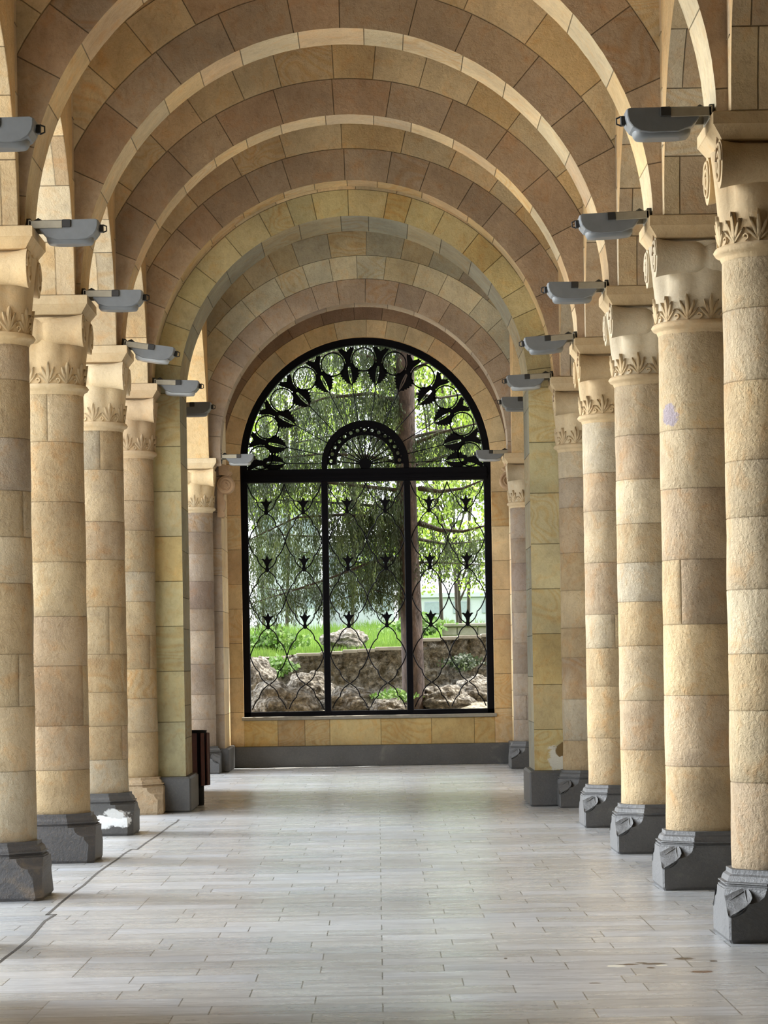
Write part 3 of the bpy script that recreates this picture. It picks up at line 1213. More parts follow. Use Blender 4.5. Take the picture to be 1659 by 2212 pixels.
# ------------------------------------------------------------------ the iron window grille
YW = Y_BACK + 0.14
win = bpy.data.objects.new('window_1', None)
COL.objects.link(win)
win.location = (WX, YW, WZ0)
win['kind'] = 'structure'
win['label'] = 'tall arched window with black iron fan grille and ogee lattice'
Wi = -Vector(win.location)


def wpart(m, name, parent=None, label=None):
    o = m.build(name, M_IRON, parent or win, tint=False)
    if parent is None:
        o.location = Wi
    if label:
        o['label'] = label
    return o


def ring_band(m, cx, cz, r0, r1, y0, y1, a0=0.0, a1=pi, n=48):
    A = [a0 + (a1 - a0) * i / n for i in range(n + 1)]
    rows = []
    for a in A:
        c, s = cos(a), sin(a)
        rows.append([(cx + r0 * c, y0, cz + r0 * s), (cx + r1 * c, y0, cz + r1 * s), (cx + r1 * c, y1, cz + r1 * s), (cx + r0 * c, y1, cz + r0 * s)])
    m.quadgrid(rows, cyc=True)
    if abs(a1 - a0) < 2 * pi - 1e-3:
        m.face(rows[0][::-1])
        m.face(rows[-1])


m = MB()
ring_band(m, WX, WZS, WRAD - 0.10, WRAD + 0.005, YW - 0.04, YW + 0.10)
for s in (-1, 1):
    xa, xb = sorted((WX + s * (WRAD + 0.005), WX + s * (WRAD - 0.10)))
    m.box(xa, xb, YW - 0.04, YW + 0.10, WZ0, WZS, ch=0.006)
m.box(WX - WRAD, WX + WRAD, YW - 0.04, YW + 0.10, WZ0, WZ0 + 0.07, ch=0.006)
wpart(m, 'window_frame')
TZ0, TZ1 = 4.13, 4.32
m = MB()
m.box(WX - WRAD + 0.05, WX + WRAD - 0.05, YW - 0.06, YW + 0.10, TZ0, TZ1, ch=0.01)
m.box(WX - WRAD + 0.05, WX + WRAD - 0.05, YW - 0.08, YW + 0.06, TZ0 + 0.05, TZ0 + 0.09)
wpart(m, 'transom')
for xm in (-0.60, 0.60):
    m = MB()
    m.box(WX + xm - 0.048, WX + xm + 0.048, YW - 0.05, YW + 0.08, WZ0 + 0.03, TZ0 + 0.02, ch=0.01)
    wpart(m, 'mullion')
# inner half-round with its bead band
FZ = 4.38
m = MB()
ring_band(m, WX, FZ, 0.555, 0.635, YW - 0.05, YW + 0.06)
ring_band(m, WX, FZ, 0.425, 0.462, YW - 0.02, YW + 0.02)
ring_band(m, WX, FZ, 0.538, 0.56, YW - 0.02, YW + 0.02)
for s in (-1, 1):
    xa, xb = sorted((WX + s * 0.635, WX + s * 0.555))
    m.box(xa, xb, YW - 0.05, YW + 0.06, TZ1 - 0.01, FZ)
wpart(m, 'inner_arch')
m = MB()
NB = 15
for i in range(NB):
    a = pi * (i + 0.5) / NB
    ring_band(m, WX + 0.50 * cos(a), FZ + 0.50 * sin(a), 0.026, 0.060, YW - 0.01, YW + 0.01, 0, 2 * pi, 14)
wpart(m, 'bead_band')
m = MB()
for i in range(13):
    a = radians(6 + 168 * i / 12)
    m.tube([(WX + 0.06 * cos(a), YW, FZ + 0.06 * sin(a)), (WX + 0.44 * cos(a), YW, FZ + 0.44 * sin(a))], [0.012, 0.006], 5)
    m.tube([(WX + 0.36 * cos(a), YW, FZ + 0.36 * sin(a)), (WX + 0.44 * cos(a + .07), YW, FZ + 0.44 * sin(a + .07))], 0.006, 5)
    m.tube([(WX + 0.36 * cos(a), YW, FZ + 0.36 * sin(a)), (WX + 0.44 * cos(a - .07), YW, FZ + 0.44 * sin(a - .07))], 0.006, 5)
wpart(m, 'fan_rods')
m = MB()
ring_band(m, WX, FZ, 0.0, 0.085, YW - 0.04, YW + 0.04, 0, 2 * pi, 24)
m.box(WX - 0.05, WX + 0.05, YW - 0.03, YW + 0.03, TZ1, FZ)
wpart(m, 'hub')
# circles along the rim
CR = 1.525
for k in range(-5, 6):
    a = radians(90 + 17.1 * k)
    m = MB()
    ring_band(m, WX + CR * cos(a), FZ + CR * sin(a), 0.160, 0.178, YW - 0.012, YW + 0.012, 0, 2 * pi, 32)
    wpart(m, 'iron_ring')
# buds on long stems between the circles
for k in range(12):
    a = radians(90 + 8.55 * (2 * k - 11))
    a = max(radians(1.6), min(radians(178.4), a))
    m = MB()
    ca, sa = cos(a), sin(a)

    def T(r, w):
        return (WX + r * ca - w * sa, FZ + r * sa + w * ca)
    for s in (-1, 1):
        out = [(1.16, 0.010), (1.19, 0.035), (1.205, 0.062), (1.225, 0.055), (1.24, 0.085), (1.26, 0.075), (1.275, 0.108), (1.295, 0.092), (1.315, 0.128), (1.335, 0.105), (1.355, 0.135), (1.375, 0.095),
               (1.395, 0.12), (1.42, 0.07), (1.48, 0.055), (1.50, 0.012), (1.42, 0.022), (1.33, 0.030), (1.24, 0.022), (1.18, 0.006)]
        pts = [T(r, s * w * (1.15 if w > 0.04 else 0.8)) for r, w in out]
        m.prism_xz(pts, YW - 0.012, YW + 0.012)
    # central spindle
    m.prism_xz([T(1.22, 0), T(1.32, 0.009), T(1.42, 0.004), T(1.32, -0.009)], YW - 0.012, YW + 0.012)
    # solid tracery that fills the gap between two circles
    m.prism_xz([T(1.46, 0.03), T(1.54, 0.035), T(1.61, 0.07), T(1.68, 0.11), T(1.715, 0.12), T(1.70, 0.05), T(1.66, 0.0), T(1.70, -0.05), T(1.715, -0.12), T(1.68, -0.11), T(1.61, -0.07), T(1.54, -0.035), T(1.46, -0.03)], YW - 0.014, YW + 0.014)
    # neck with paired beads up to the frame
    for s in (-1, 1):
        m.tube([(T(1.38, s * 0.04)[0], YW, T(1.38, s * 0.04)[1]), (T(1.50, s * 0.022)[0], YW, T(1.50, s * 0.022)[1]), (T(1.72, s * 0.07)[0], YW, T(1.72, s * 0.07)[1])], 0.014, 5)
        for r in (1.46, 1.52, 1.58, 1.64):
            x_, z_ = T(r, s * 0.020)
            ring_band(m, x_, z_, 0.007, 0.026, YW - 0.01, YW + 0.01, 0, 2 * pi, 8)
    o = wpart(m, 'iron_bud')
    m = MB()
    x0, z0 = T(0.63, 0)
    x1, z1 = T(1.18, 0)
    m.tube([(x0, YW, z0), (x1, YW, z1)], 0.007, 5)
    wpart(m, 'stem', o)

# ogee lattice panels
PER = 0.833
CROSS_TOP = 4.11
OG = [(0, 0.02), (0.03, 0.14), (0.07, 0.30), (0.12, 0.42), (0.18, 0.50), (0.225, 0.52), (0.245, 0.60), (0.29, 0.72), (0.36, 0.84), (0.43, 0.93), (0.5, 1.0)]


def tulip(m, x, z):
    """flared three-petal bud; z = foot"""
    base = [(-0.022, 0.0), (0.022, 0.0), (0.026, 0.04), (0.018, 0.075), (0.034, 0.12), (0.062, 0.16), (0.088, 0.185), (0.060, 0.19), (0.040, 0.178), (0.026, 0.18), (0.016, 0.205), (0, 0.245)]
    out = [(x + a, z + b) for a, b in base] + [(x - a, z + b) for a, b in base[::-1][1:-2]]
    m.prism_xz(out, YW - 0.02, YW + 0.02)
    ring_band(m, x, z + 0.02, 0.0, 0.030, YW - 0.025, YW + 0.025, 0, 2 * pi, 10)


panels = ((WX - WRAD + 0.10, WX - 0.648), (WX - 0.552, WX + 0.552), (WX + 0.648, WX + WRAD - 0.10))
for (xa, xb) in panels:
    w = (xb - xa) / 2
    lat = MB()
    heads = []
    for c in range(2):
        xf = xa + w * (c + 0.5)
        for row in range(5):
            z_cross = CROSS_TOP - row * PER
            # up-branch from this crossing down to the flower below it and on to the next crossing
            zf = z_cross - PER * 0.5
            for s in (-1, 1):
                up = [(xf + s * w / 2 * o_, zf + PER * t_) for t_, o_ in OG]
                dn = [(xf + s * w / 2 * o_, zf - PER * t_) for t_, o_ in OG]
                for path in (up, dn):
                    path = [p for p in path if p[1] > WZ0 + 0.05]
                    if len(path) > 1:
                        lat.tube([(p[0], YW, p[1]) for p in path], 0.0090, 5)
            if row < 3:
                heads.append((xf, zf - 0.02))
    o = wpart(lat, 'lattice')
    for (x_, z_) in heads:
        m = MB()
        tulip(m, x_, z_)
        wpart(m, 'tulip_bud', o)


# ------------------------------------------------------------------ floodlights on the pier feet
def floodlight(px, Yc, side, tilt, label, Z=4.345, yoff=-0.10, lens=False):
    """side +1: mounted on the right, head reaches to -x. built in local coords then placed"""
    root = empty('floodlight', label, 'lamp', (px, Yc + yoff, Z), 'floodlights on the arcade piers')
    root.rotation_euler = (0, -radians(tilt) * side, 0)
    s = -side
    # housing: side profile extruded across, narrowing to its nose
    prof = [(0.05, 0.048), (0.42, 0.052), (0.432, 0.045), (0.432, 0.012), (0.424, -0.018), (0.402, -0.048), (0.365, -0.070), (0.31, -0.080), (0.16, -0.080), (0.09, -0.055), (0.05, -0.01)]
    m = MB()
    rows = []
    for (yy, k) in ((-0.115, 0.95), (-0.110, 0.985), (-0.098, 1.0), (0.098, 1.0), (0.110, 0.985), (0.115, 0.95)):
        row = []
        for (a, b) in prof:
            xx = 0.25 + (a - 0.25) * k
            zz = b if b > 0 else b * k
            row.append((s * xx, yy, zz))
        rows.append(row)
    m.quadgrid(rows, smooth=False, cyc=True)
    m.face(rows[0][::-1])
    m.face(rows[-1])
    m.build('housing', M_LAMP, root, tint=False)
    # lower bowl
    m = MB()
    rows = []
    for (zz, k) in ((-0.060, 1.0), (-0.078, 0.98), (-0.094, 0.90), (-0.100, 0.6)):
        row = []
        for q in range(20):
            a = 2 * pi * q / 20
            ex = abs(cos(a)) ** 0.6 * (1 if cos(a) > 0 else -1)
            ey = abs(sin(a)) ** 0.6 * (1 if sin(a) > 0 else -1)
            row.append((s * (0.24 + 0.155 * ex * k), 0.105 * ey * k, zz))
        rows.append(row)
    m.quadgrid(rows, smooth=True, cyc=True)
    m.face(rows[-1])
    m.build('lens', M_LENS if lens else M_LAMP, root, tint=False)
    m = MB()
    for yy in (-0.126, 0.112):
        a, b = sorted((s * -0.015, s * 0.20))
        m.box(a, b, yy, yy + 0.014, -0.005, 0.045, ch=0.003)
    a, b = sorted((s * -0.02, s * 0.0))
    m.box(a, b, -0.126, 0.126, -0.02, 0.05, ch=0.003)
    m.build('bracket', M_STRAP, root, tint=False)
    m = MB()
    a, b = sorted((s * 0.20, s * 0.255))
    m.box(a, b, -0.13, -0.113, 0.0, 0.05, ch=0.004)
    m.build('clip', M_CLIP, root, tint=False)
    m = MB()
    a, b = sorted((s * 0.430, s * 0.455))
    m.box(a, b, -0.02, 0.02, -0.02, 0.03, ch=0.004)
    m.tube([(s * 0.45, 0.0, 0.03), (s * 0.475, 0, 0.02), (s * 0.475, 0, -0.01), (s * 0.45, 0, -0.02)], 0.005, 5)
    m.build('latch', M_CLIP, root, tint=False)
    m = MB()
    a, b = sorted((s * -0.06, s * -0.01))
    m.box(a, b, -0.06, 0.06, -0.07, 0.07, ch=0.004)
    m.tube([(s * 0.0, 0.0, 0.05), (s * 0.03, 0.0, 0.07), (s * 0.07, 0, 0.045)], 0.012, 6)
    m.build('mounting_plate', M_CLIP, root, tint=False)
    return root


LX, RX = -2.19, 1.79
ll = ['grey floodlight at the left edge, only its rounded nose in frame',
      'grey floodlight above the leftmost column, largest full one on the left',
      'grey floodlight on the left above the second column from the left edge',
      'grey floodlight on the left tilted down towards the floor, above the white-painted plinth column',
      'pale grey floodlight on the left beside the pier arch, lens showing']
lt = [0, 0, 1, 9, 3]
for k in range(0, 5):
    floodlight(LX, rowY(k), -1, lt[k], ll[k], lens=(k in (3, 4)))
rl = ['grey floodlight nearest at the top right corner, the largest one',
      'grey floodlight second from the top right, just below the largest',
      'grey floodlight on the right above the third column from the right edge',
      'grey floodlight on the right tipped nose-down, above the fourth column',
      'grey floodlight on the right in front of the yellow-green pier arch']
rt = [1, 3, 0, 4, 3]
for k in range(0, 5):
    floodlight(RX, rowY(k), 1, rt[k], rl[k], lens=(k == 4))
floodlight(-2.22, 30.30, -1, 0, 'shaded grey floodlight on the left just behind the pier arch')
floodlight(1.85, 30.30, 1, 0, 'shaded grey floodlight on the right just behind the pier arch')
floodlight(-2.09, FARY, -1, 0, 'smallest grey floodlight on the left, beside the window frame', lens=True)
floodlight(1.84, FARY, 1, 0, 'smallest grey floodlight on the right, beside the window frame', lens=True)

# ------------------------------------------------------------------ litter bin behind the left pier
bx, by = -2.03, 29.22
root = empty('litter_bin', 'dark red and black slatted litter bin behind the left square pier', 'bin', (bx, by, 0))
m = MB()
m.lathe([(0.15, 0.0), (0.155, 0.01), (0.155, 0.24), (0.13, 0.26)], 0, 0, 24)
m.build('pedestal', M_BINBLK, root, tint=False)
m = MB()
m.lathe([(0.17, 0.21), (0.20, 0.215), (0.19, 0.78), (0.195, 0.80), (0.175, 0.80), (0.165, 0.30)], 0, 0, 28)
m.build('body', M_BINBLK, root, tint=False)
for i in range(14):
    a = 2 * pi * i / 14 + 0.12
    m = MB()
    m.box(-0.027, 0.027, -0.009, 0.009, -0.285, 0.275, ch=0.003)
    o = m.build('slat', M_BINRED, root, tint=False)
    o.location = (0.212 * cos(a), 0.212 * sin(a), 0.50)
    o.rotation_euler = (0, 0, a + pi / 2)

# ------------------------------------------------------------------ garden beyond the window
# near stony ground, retaining wall, upper lawn
m = MB()
rows = []
for i in range(30):
    yy = Y_BACK + 0.5 + (46.0 - Y_BACK - 0.5) * i / 29
    row = []
    for j in range(50):
        xx = -7 + 14 * j / 49
        z = 0.35 + 0.62 * (i / 29) + 0.07 * noise.noise(Vector((xx * 1.6, yy * 1.6, 0))) + 0.16 * max(0, min(1, (xx - 0.7) / 0.8)) * (i / 29)
        row.append((xx, yy, z))
    rows.append(row)
m.quadgrid(rows, smooth=True)
tag(m.build('stony_ground', M_GROUND, tint=False), kind='structure')


def wall_top(x):
    return 1.60 + 0.055 * (x + 2.2) + (0.10 if x > 0.72 else 0)


m = MB()
rows = []
NXw = 260
for i in range(44):
    t = i / 43
    row = []
    for j in range(NXw):
        xx = -6 + 12 * j / (NXw - 1)
        zt = wall_top(xx)
        z = 0.5 + (zt - 0.5) * t
        p = Vector((xx * 1.9, 0, z * 1.9))
        c1 = noise.voronoi(p * 1.7)[0]
        bulge = 0.20 * (0.5 - c1[0]) + 0.12 * noise.noise(p * 3.5) + 0.10 * noise.noise(p * 8)
        row.append((xx, 46.0 - bulge + 0.10 * t, z + 0.015 * noise.noise(Vector((xx * 5, z * 5, 2)))))
    rows.append(row)
rows.append([(p[0], 46.5, p[2]) for p in rows[-1]])
m.quadgrid(rows, smooth=True)
tag(m.build('rubble_wall', M_ROCKWALL, tint=False), 'dark rough rubble retaining wall crossing behind the tree trunk', 'wall')
rc = random.Random(5)
for (xa, xb, lab) in ((-6.0, -2.02, 'grey flat coping on the rubble wall at the far left of the window'), (-1.36, 6.0, 'grey flat coping along the rubble wall behind the tree trunk')):
    m = MB()
    x = xa
    while x < xb - 0.01:
        w = min(rc.uniform(0.25, 0.45), xb - x)
        z = wall_top(x + w / 2)
        m.box(x, x + w, 45.90, 46.5, z - 0.04, z + 0.012 + 0.01 * rc.random(), ch=0.008)
        x += w
    tag(m.build('wall_coping', M_COPING, tint=False), lab, 'coping')

m = MB()
rows = []
for i in range(24):
    yy = 46.2 + (110 - 46.2) * (i / 23) ** 1.6
    row = []
    for j in range(60):
        xx = -30 + 60 * j / 59
        row.append((xx, yy, 1.55 + 0.045 * (min(yy, 62) - 46.2) + 0.12 * noise.noise(Vector((xx * .5, yy * .4, 0)))))
    rows.append(row)
m.quadgrid(rows, smooth=True)
tag(m.build('upper_lawn', M_TURF, tint=False), kind='structure')


def boulder(cx, cy, cz, sx, sy, sz, seed, label, mat=M_ROCK):
    m = MB()
    n1, n2 = 30, 40
    rows = []
    for i in range(n1 + 1):
        th_ = pi * i / n1
        row = []
        for j in range(n2):
            ph = 2 * pi * j / n2
            d = Vector((sin(th_) * cos(ph), sin(th_) * sin(ph), cos(th_)))
            r = 1 + 0.30 * noise.noise(d * 1.5 + Vector((seed, 0, 0))) + 0.16 * noise.noise(d * 4 + Vector((0, seed, 0))) + 0.07 * noise.noise(d * 11 + Vector((0, 0, seed)))
            row.append((sx * d.x * r, sy * d.y * r, sz * d.z * r))
        rows.append(row)
    m.quadgrid(rows, smooth=True, cyc=True)
    o = m.build('boulder', mat, tint=False)
    o.location = (cx, cy, cz)
    tag(o, label, 'boulder', 'boulders outside the window')
    return o


def bold(px, py, Y, sx, sy, sz, seed, label):
    p = PX(px, py, Y)
    boulder(p[0], p[1], p[2], sx, sy, sz, seed, label)


bold(600, 1525, 43.0, 0.62, 0.5, 0.36, 1.3, 'big sunlit pale boulder in the lower left corner of the window')
bold(668, 1492, 44.2, 0.40, 0.4, 0.30, 5.1, 'grey boulder left of the left mullion foot, behind the corner boulder')
bold(755, 1520, 43.2, 0.42, 0.4, 0.24, 7.7, 'low rough boulder at the foot of the middle lattice panel')
bold(840, 1530, 42.6, 0.30, 0.3, 0.16, 9.4, 'small pale boulder just left of the tree trunk')
bold(960, 1512, 43.5, 0.45, 0.4, 0.22, 12.4, 'pale boulder just right of the tree trunk foot')
bold(1035, 1500, 44.0, 0.45, 0.4, 0.28, 15.2, 'sunlit boulder in the lower right corner of the window')
bold(550, 1470, 45.0, 0.35, 0.3, 0.35, 18.6, 'speckled boulder at the left window edge under the grass')
bold(745, 1388, 49.0, 0.42, 0.4, 0.22, 21.9, 'grey rounded rock on the lawn above the rubble wall')


# leaf clouds -------------------------------------------------------------
def leaves_mesh(name, pts, size, mat, parent, droop=False, seed=0):
    rr = random.Random(seed)
    v, f = [], []
    for (x, y, z) in pts:
        s = size * rr.uniform(0.6, 1.4)
        if droop:
            d = Vector((rr.uniform(-0.4, 0.4), rr.uniform(-0.4, 0.4), -1)).normalized()
            w = Vector((rr.uniform(-1, 1), rr.uniform(-1, 1), rr.uniform(-.2, .2))).normalized() * s * 0.15
        else:
            d = Vector((rr.gauss(0, 1), rr.gauss(0, 1), rr.gauss(0, 1))).normalized()
            w = d.orthogonal().normalized() * s * 0.36
        p = Vector((x, y, z))
        b = len(v)
        q = d * s
        v += [tuple(p), tuple(p + q * 0.5 + w), tuple(p + q), tuple(p + q * 0.5 - w)]
        f.append((b, b + 1, b + 2, b + 3))
    me = bpy.data.meshes.new(name)
    me.from_pydata(v, [], f)
    me.materials.append(mat)
    o = bpy.data.objects.new(name, me)
    COL.objects.link(o)
    if parent is not None:
        o.parent = parent
        o.location = -Vector(parent.location)
    return o


# the conifer right behind the window
rt_ = random.Random(33)
TY = 43.4
b0 = PX(893, 1560, TY)
root = empty('conifer', 'tall drooping conifer with a pinkish bare trunk right behind the window', 'tree', (b0[0], b0[1], 0.3))
ri = -Vector(root.location)
m = MB()
pts, rs = [], []
for i in range(30):
    t = i / 29
    py = 1600 - t * 1000
    px = 894 - 26 * t + 2 * sin(t * 9)
    p = PX(px, py, TY)
    pts.append(p)
    rs.append((0.185 - 0.045 * t))
m.tube(pts, rs, 20)
o = m.build('trunk', M_BARK, root, tint=False)
o.location = ri
needle = []


def branch(pxs, Yend, r0, hang, dens, spread=0.25):
    """pxs: photo points from the trunk outwards; the branch leaves the trunk plane towards Yend"""
    n = len(pxs)
    raw = [Vector(PX(px, py, TY + (Yend - TY) * i / (n - 1))) for i, (px, py) in enumerate(pxs)]
    path = []
    for i in range(n - 1):
        for q in range(6):
            path.append(raw[i].lerp(raw[i + 1], q / 6))
    path.append(raw[-1])
    m = MB()
    m.tube([tuple(p) for p in path], [r0 * (1 - 0.8 * i / (len(path) - 1)) for i in range(len(path))], 6)
    o = m.build('branch', M_DARKBARK, root, tint=False)
    o.location = ri
    L_ = sum((b - a).length for a, b in zip(path, path[1:]))
    for q in range(int(L_ * dens)):
        t = rt_.random()
        k = t * (len(path) - 1)
        p = path[int(k)].lerp(path[min(len(path) - 1, int(k) + 1)], k - int(k))
        p = p + Vector((rt_.gauss(0, 0.04), rt_.gauss(0, spread), rt_.gauss(0, 0.03)))
        ln = hang * rt_.uniform(0.25, 1.0)
        sw = rt_.uniform(-0.12, 0.12)
        nst = int(ln / 0.026)
        for s in range(nst):
            u = s / max(1, nst)
            for e in range(2):
                needle.append((p.x + sw * u + rt_.gauss(0, 0.022), p.y + rt_.gauss(0, 0.016), p.z - ln * u))


DN = 80
branch([(868, 1060), (800, 1052), (700, 1042), (590, 1030), (500, 1035)], 42.3, 0.035, 0.75, DN)
branch([(868, 1130), (800, 1118), (740, 1112), (640, 1118), (540, 1165)], 42.6, 0.04, 0.9, DN)
branch([(866, 1150), (800, 1160), (700, 1160), (600, 1155), (520, 1170)], 44.6, 0.035, 0.95, DN)
branch([(868, 1205), (800, 1215), (710, 1250), (620, 1280), (520, 1310)], 42.4, 0.03, 0.55, DN)
branch([(868, 1218), (800, 1220), (730, 1205), (640, 1190), (540, 1200)], 44.6, 0.025, 0.9, DN)
branch([(905, 1055), (950, 1062), (1000, 1055), (1060, 1030)], 42.8, 0.045, 0.55, 34)
branch([(905, 1130), (950, 1145), (1000, 1148), (1070, 1130)], 42.8, 0.05, 0.6, 34)
branch([(905, 1215), (960, 1216), (1070, 1222)], 43.8, 0.02, 0.4, 16)
branch([(870, 1090), (830, 1080), (790, 1110), (720, 1150)], 42.8, 0.02, 0.6, DN)
branch([(860, 870), (800, 850), (700, 860), (600, 900), (520, 960)], 42.6, 0.035, 0.95, DN)
branch([(860, 860), (790, 862), (700, 850), (640, 845)], 44.4, 0.03, 0.9, DN)
branch([(855, 800), (800, 770), (720, 760), (620, 800), (560, 860)], 42.4, 0.03, 0.9, DN)
branch([(855, 760), (800, 740), (700, 720), (600, 760)], 44.5, 0.03, 0.7, DN)
branch([(890, 800), (930, 780), (1000, 800), (1050, 860)], 42.8, 0.03, 0.35, 14)
branch([(892, 960), (950, 935), (1010, 920), (1070, 905)], 42.8, 0.035, 0.55, DN)
branch([(892, 945), (950, 930), (1020, 940), (1070, 960)], 44.2, 0.03, 0.65, DN)
branch([(862, 950), (780, 930), (700, 945), (620, 960), (540, 990)], 44.6, 0.03, 0.9, DN)
branch([(865, 1000), (790, 985), (700, 980), (600, 990), (530, 1010)], 42.9, 0.03, 0.7, DN)
branch([(900, 1005), (960, 985), (1030, 985), (1075, 1000)], 44.4, 0.03, 0.6, 18)
branch([(856, 720), (760, 690), (660, 680), (580, 720)], 43.6, 0.03, 0.9, DN)
branch([(868, 1240), (800, 1252), (700, 1268), (600, 1275), (530, 1262)], 43.6, 0.022, 0.55, 60)
branch([(866, 1100), (800, 1092), (700, 1085), (600, 1080), (520, 1090)], 43.4, 0.03, 0.8, 70)
branch([(905, 1165), (960, 1175), (1010, 1172), (1075, 1160)], 44.2, 0.028, 0.75, 60)
branch([(900, 850), (950, 860), (1010, 850), (1060, 880)], 44.0, 0.028, 0.6, 60)
branch([(866, 1290), (810, 1275), (750, 1290), (690, 1310)], 43.2, 0.016, 0.35, 60)
leaves_mesh('needles', needle, 0.050, M_NEEDLE, root, True, 4)


def leafy_tree(px, py, Y, rad, n, label, trunk=True, mat=M_LEAF, seed=0, size=0.11, squash=1.0, gz=1.8):
    rr = random.Random(seed)
    c = Vector(PX(px, py, Y))
    root = empty('leafy_tree', label, 'tree', (c.x, c.y, gz), 'leafy trees beyond the lawn')
    pts = []
    cl = [(Vector((rr.uniform(-1, 1), rr.uniform(-0.7, 0.7), rr.uniform(-1, 1))) * rad * 0.75, rad * rr.uniform(0.22, 0.4)) for _ in range(26)]
    for _ in range(n):
        cc, r = rr.choice(cl)
        d = Vector((rr.gauss(0, 1), rr.gauss(0, 1), rr.gauss(0, 1))).normalized() * r * rr.uniform(0.5, 1.0)
        q = cc + d
        pts.append((c.x + q.x, c.y + q.y, c.z + q.z * squash))
    leaves_mesh('foliage', pts, size, mat, root, False, seed)
    m = MB()
    base = (c.x + rr.uniform(-.2, .2), c.y, gz - 0.3)
    m.tube([base, (c.x, c.y, (gz + c.z) / 2), tuple(c)], [0.045, 0.035, 0.02], 8)
    for q in range(6):
        e = cl[q][0]
        m.tube([(c.x, c.y, (gz + c.z) / 2 + 0.2 * q), (c.x + e.x * .5, c.y + e.y * .5, c.z + e.z * .3), (c.x + e.x, c.y + e.y, c.z + e.z * squash)], [0.025, 0.018, 0.008], 5)
    o = m.build('trunk', M_DARKBARK, root, tint=False)
    o.location = -Vector(root.location)
    return root


leafy_tree(980, 1080, 58, 1.5, 3000, 'bright yellow-green leafy tree filling the right lattice panel', seed=1)
leafy_tree(990, 1210, 54, 0.9, 1500, 'small bright leafy tree low in the right panel, above the white building', seed=2, size=0.08)
leafy_tree(940, 820, 60, 1.6, 2600, 'sunlit yellow-green tree crown at the upper right of the fan', seed=3)
leafy_tree(760, 830, 62, 1.8, 2800, 'sunlit yellow-green tree crown at the top middle of the fan', seed=4)
leafy_tree(620, 870, 64, 1.7, 1800, 'pale green tree crown at the upper left of the fan', seed=5)
leafy_tree(1080, 940, 62, 1.4, 1500, 'pale green tree crown at the right edge of the fan', seed=6)


leafy_tree(700, 960, 66, 1.9, 2600, 'green tree crown behind the inner half-round of the fan', seed=7)
leafy_tree(560, 1010, 63, 1.5, 1800, 'pale green tree at the left edge above the transom', seed=8)
leafy_tree(860, 1130, 64, 1.5, 2200, 'green tree seen between the conifer trunk and the middle panel', seed=9)
leafy_tree(1010, 900, 66, 1.7, 2400, 'sunlit tree crown behind the right end of the fan', seed=10)


def tuft(px, py, Y, w, n, label, mat=M_SHRUB, size=0.09, seed=0):
    rr = random.Random(seed)
    c = Vector(PX(px, py, Y))
    pts = []
    for _ in range(n):
        x = rr.gauss(0, w * 0.45)
        pts.append((c.x + x, c.y + rr.gauss(0, 0.2), c.z + rr.uniform(-0.5, 0.5) * w * max(0.2, 1 - abs(x) / w)))
    o = leaves_mesh('shrub', pts, size, mat, None, False, seed)
    tag(o, label, 'shrub')


tuft(590, 1385, 48.5, 0.55, 1400, 'bright green shrub at the lower left of the window, above the wall', seed=11)
tuft(600, 1440, 45.7, 0.28, 600, 'green creeper spilling over the gap in the rubble wall on the left', seed=12)
tuft(850, 1505, 42.9, 0.30, 500, 'green weeds beside the foot of the tree trunk', seed=13, size=0.06)
tuft(1000, 1430, 45.6, 0.28, 500, 'dark green creeper on the rubble wall right of the trunk', seed=14, mat=M_NEEDLE, size=0.07)
tuft(900, 1350, 50.0, 0.5, 900, 'bright green bush behind the trunk on the lawn', seed=15)
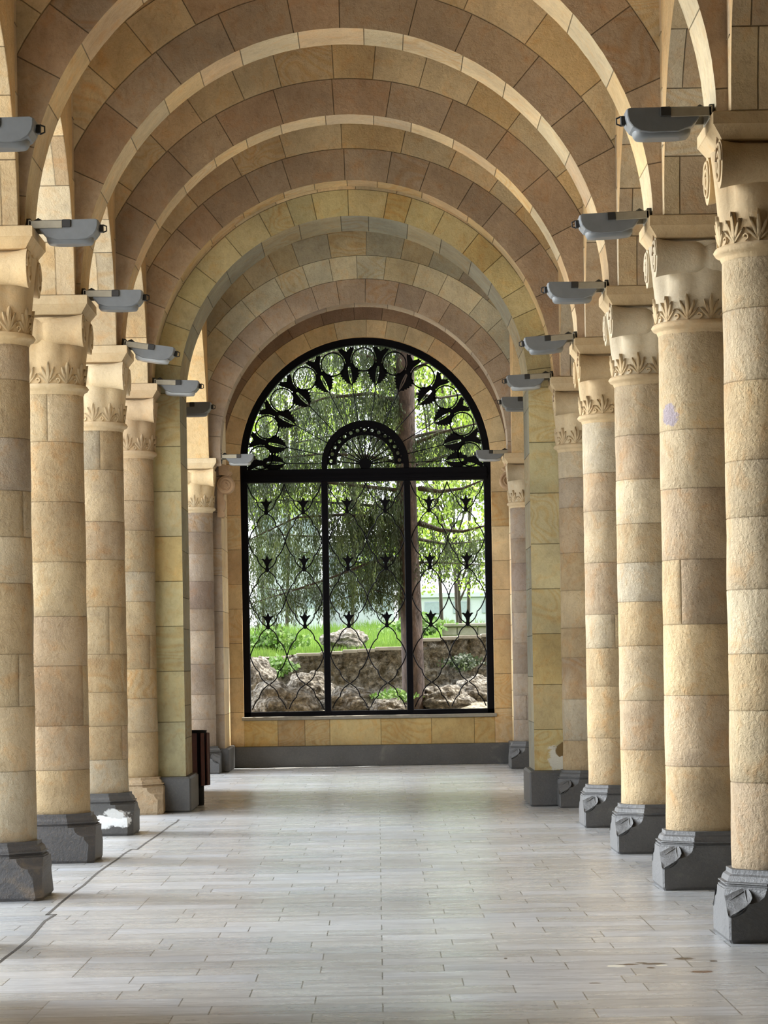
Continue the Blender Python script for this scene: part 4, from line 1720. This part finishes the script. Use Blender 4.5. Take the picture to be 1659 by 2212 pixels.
# lawn grass, uncountable
rg = random.Random(8)
pts = []
v, f = [], []
for _ in range(16000):
    yy = 46.4 + 16 * rg.random() ** 1.7
    xx = rg.uniform(-3.2, 3.2)
    zz = 1.52 + 0.045 * (yy - 46.2) + 0.12 * noise.noise(Vector((xx * .5, yy * .4, 0)))
    h = rg.uniform(0.08, 0.26)
    dx, dy = rg.gauss(0, 0.05), rg.gauss(0, 0.05)
    b = len(v)
    v += [(xx - 0.010, yy, zz), (xx + 0.010, yy, zz), (xx + dx, yy + dy, zz + h)]
    f.append((b, b + 1, b + 2))
me = bpy.data.meshes.new('grass')
me.from_pydata(v, [], f)
me.materials.append(M_GRASS)
o = bpy.data.objects.new('grass', me)
COL.objects.link(o)
tag(o, 'bright green grass growing on the lawn above the rubble wall', 'grass', kind='stuff')

# low block wall on the right
p0, p1 = PX(955, 1352, 50), PX(1085, 1378, 50)
m = MB()
for k in range(2):
    x = p0[0]
    rb = random.Random(k)
    while x < p1[0]:
        w = rb.uniform(0.25, 0.4)
        m.box(x + 0.005, x + w - 0.005, 49.9, 50.3, p1[2] - 0.1 + k * 0.16, p1[2] + 0.055 + k * 0.16, ch=0.012)
        x += w
m.box(p0[0] - 0.05, p1[0] + 0.4, 49.85, 50.35, p0[2] - 0.02, p0[2] + 0.04, ch=0.01)
tag(m.build('block_wall', M_COPING, tint=False), 'short pale block wall at the right edge of the lawn', 'wall')

# buildings beyond
def building(x0, x1, y, z0, z1, label, floors, cols):
    root = empty('building', label, 'building', ((x0 + x1) / 2, y, z0))
    ri_ = -Vector(root.location)
    m = MB()
    m.box(x0, x1, y, y + 6, z0 - 1, z1, ch=0.03)
    m.box(x0 - 0.1, x1 + 0.1, y - 0.1, y + 6, z1, z1 + 0.12)
    o = m.build('facade', M_PLASTER, root, tint=False)
    o.location = ri_
    for i in range(floors):
        for j in range(cols):
            w = (x1 - x0) / cols
            h = (z1 - z0) / floors
            m = MB()
            m.box(x0 + w * (j + 0.2), x0 + w * (j + 0.8), y - 0.03, y + 0.02, z0 + h * (i + 0.3), z0 + h * (i + 0.8), ch=0.01)
            o = m.build('window', M_GLASSY, root, tint=False)
            o.location = ri_
    return root


a, b = PX(556, 1340, 80), PX(690, 1095, 80)
building(a[0], b[0], 80, a[2], b[2], 'pale building beyond the lawn seen through the left lattice panel', 3, 3)
a, b = PX(700, 1345, 84), PX(850, 1180, 84)
building(a[0], b[0], 84, a[2], b[2], 'pale lower building seen through the middle lattice panel', 2, 4)
a, b = PX(905, 1342, 76), PX(1090, 1288, 76)
building(a[0], b[0], 76, a[2], b[2], 'long low white building seen through the right lattice panel', 1, 3)
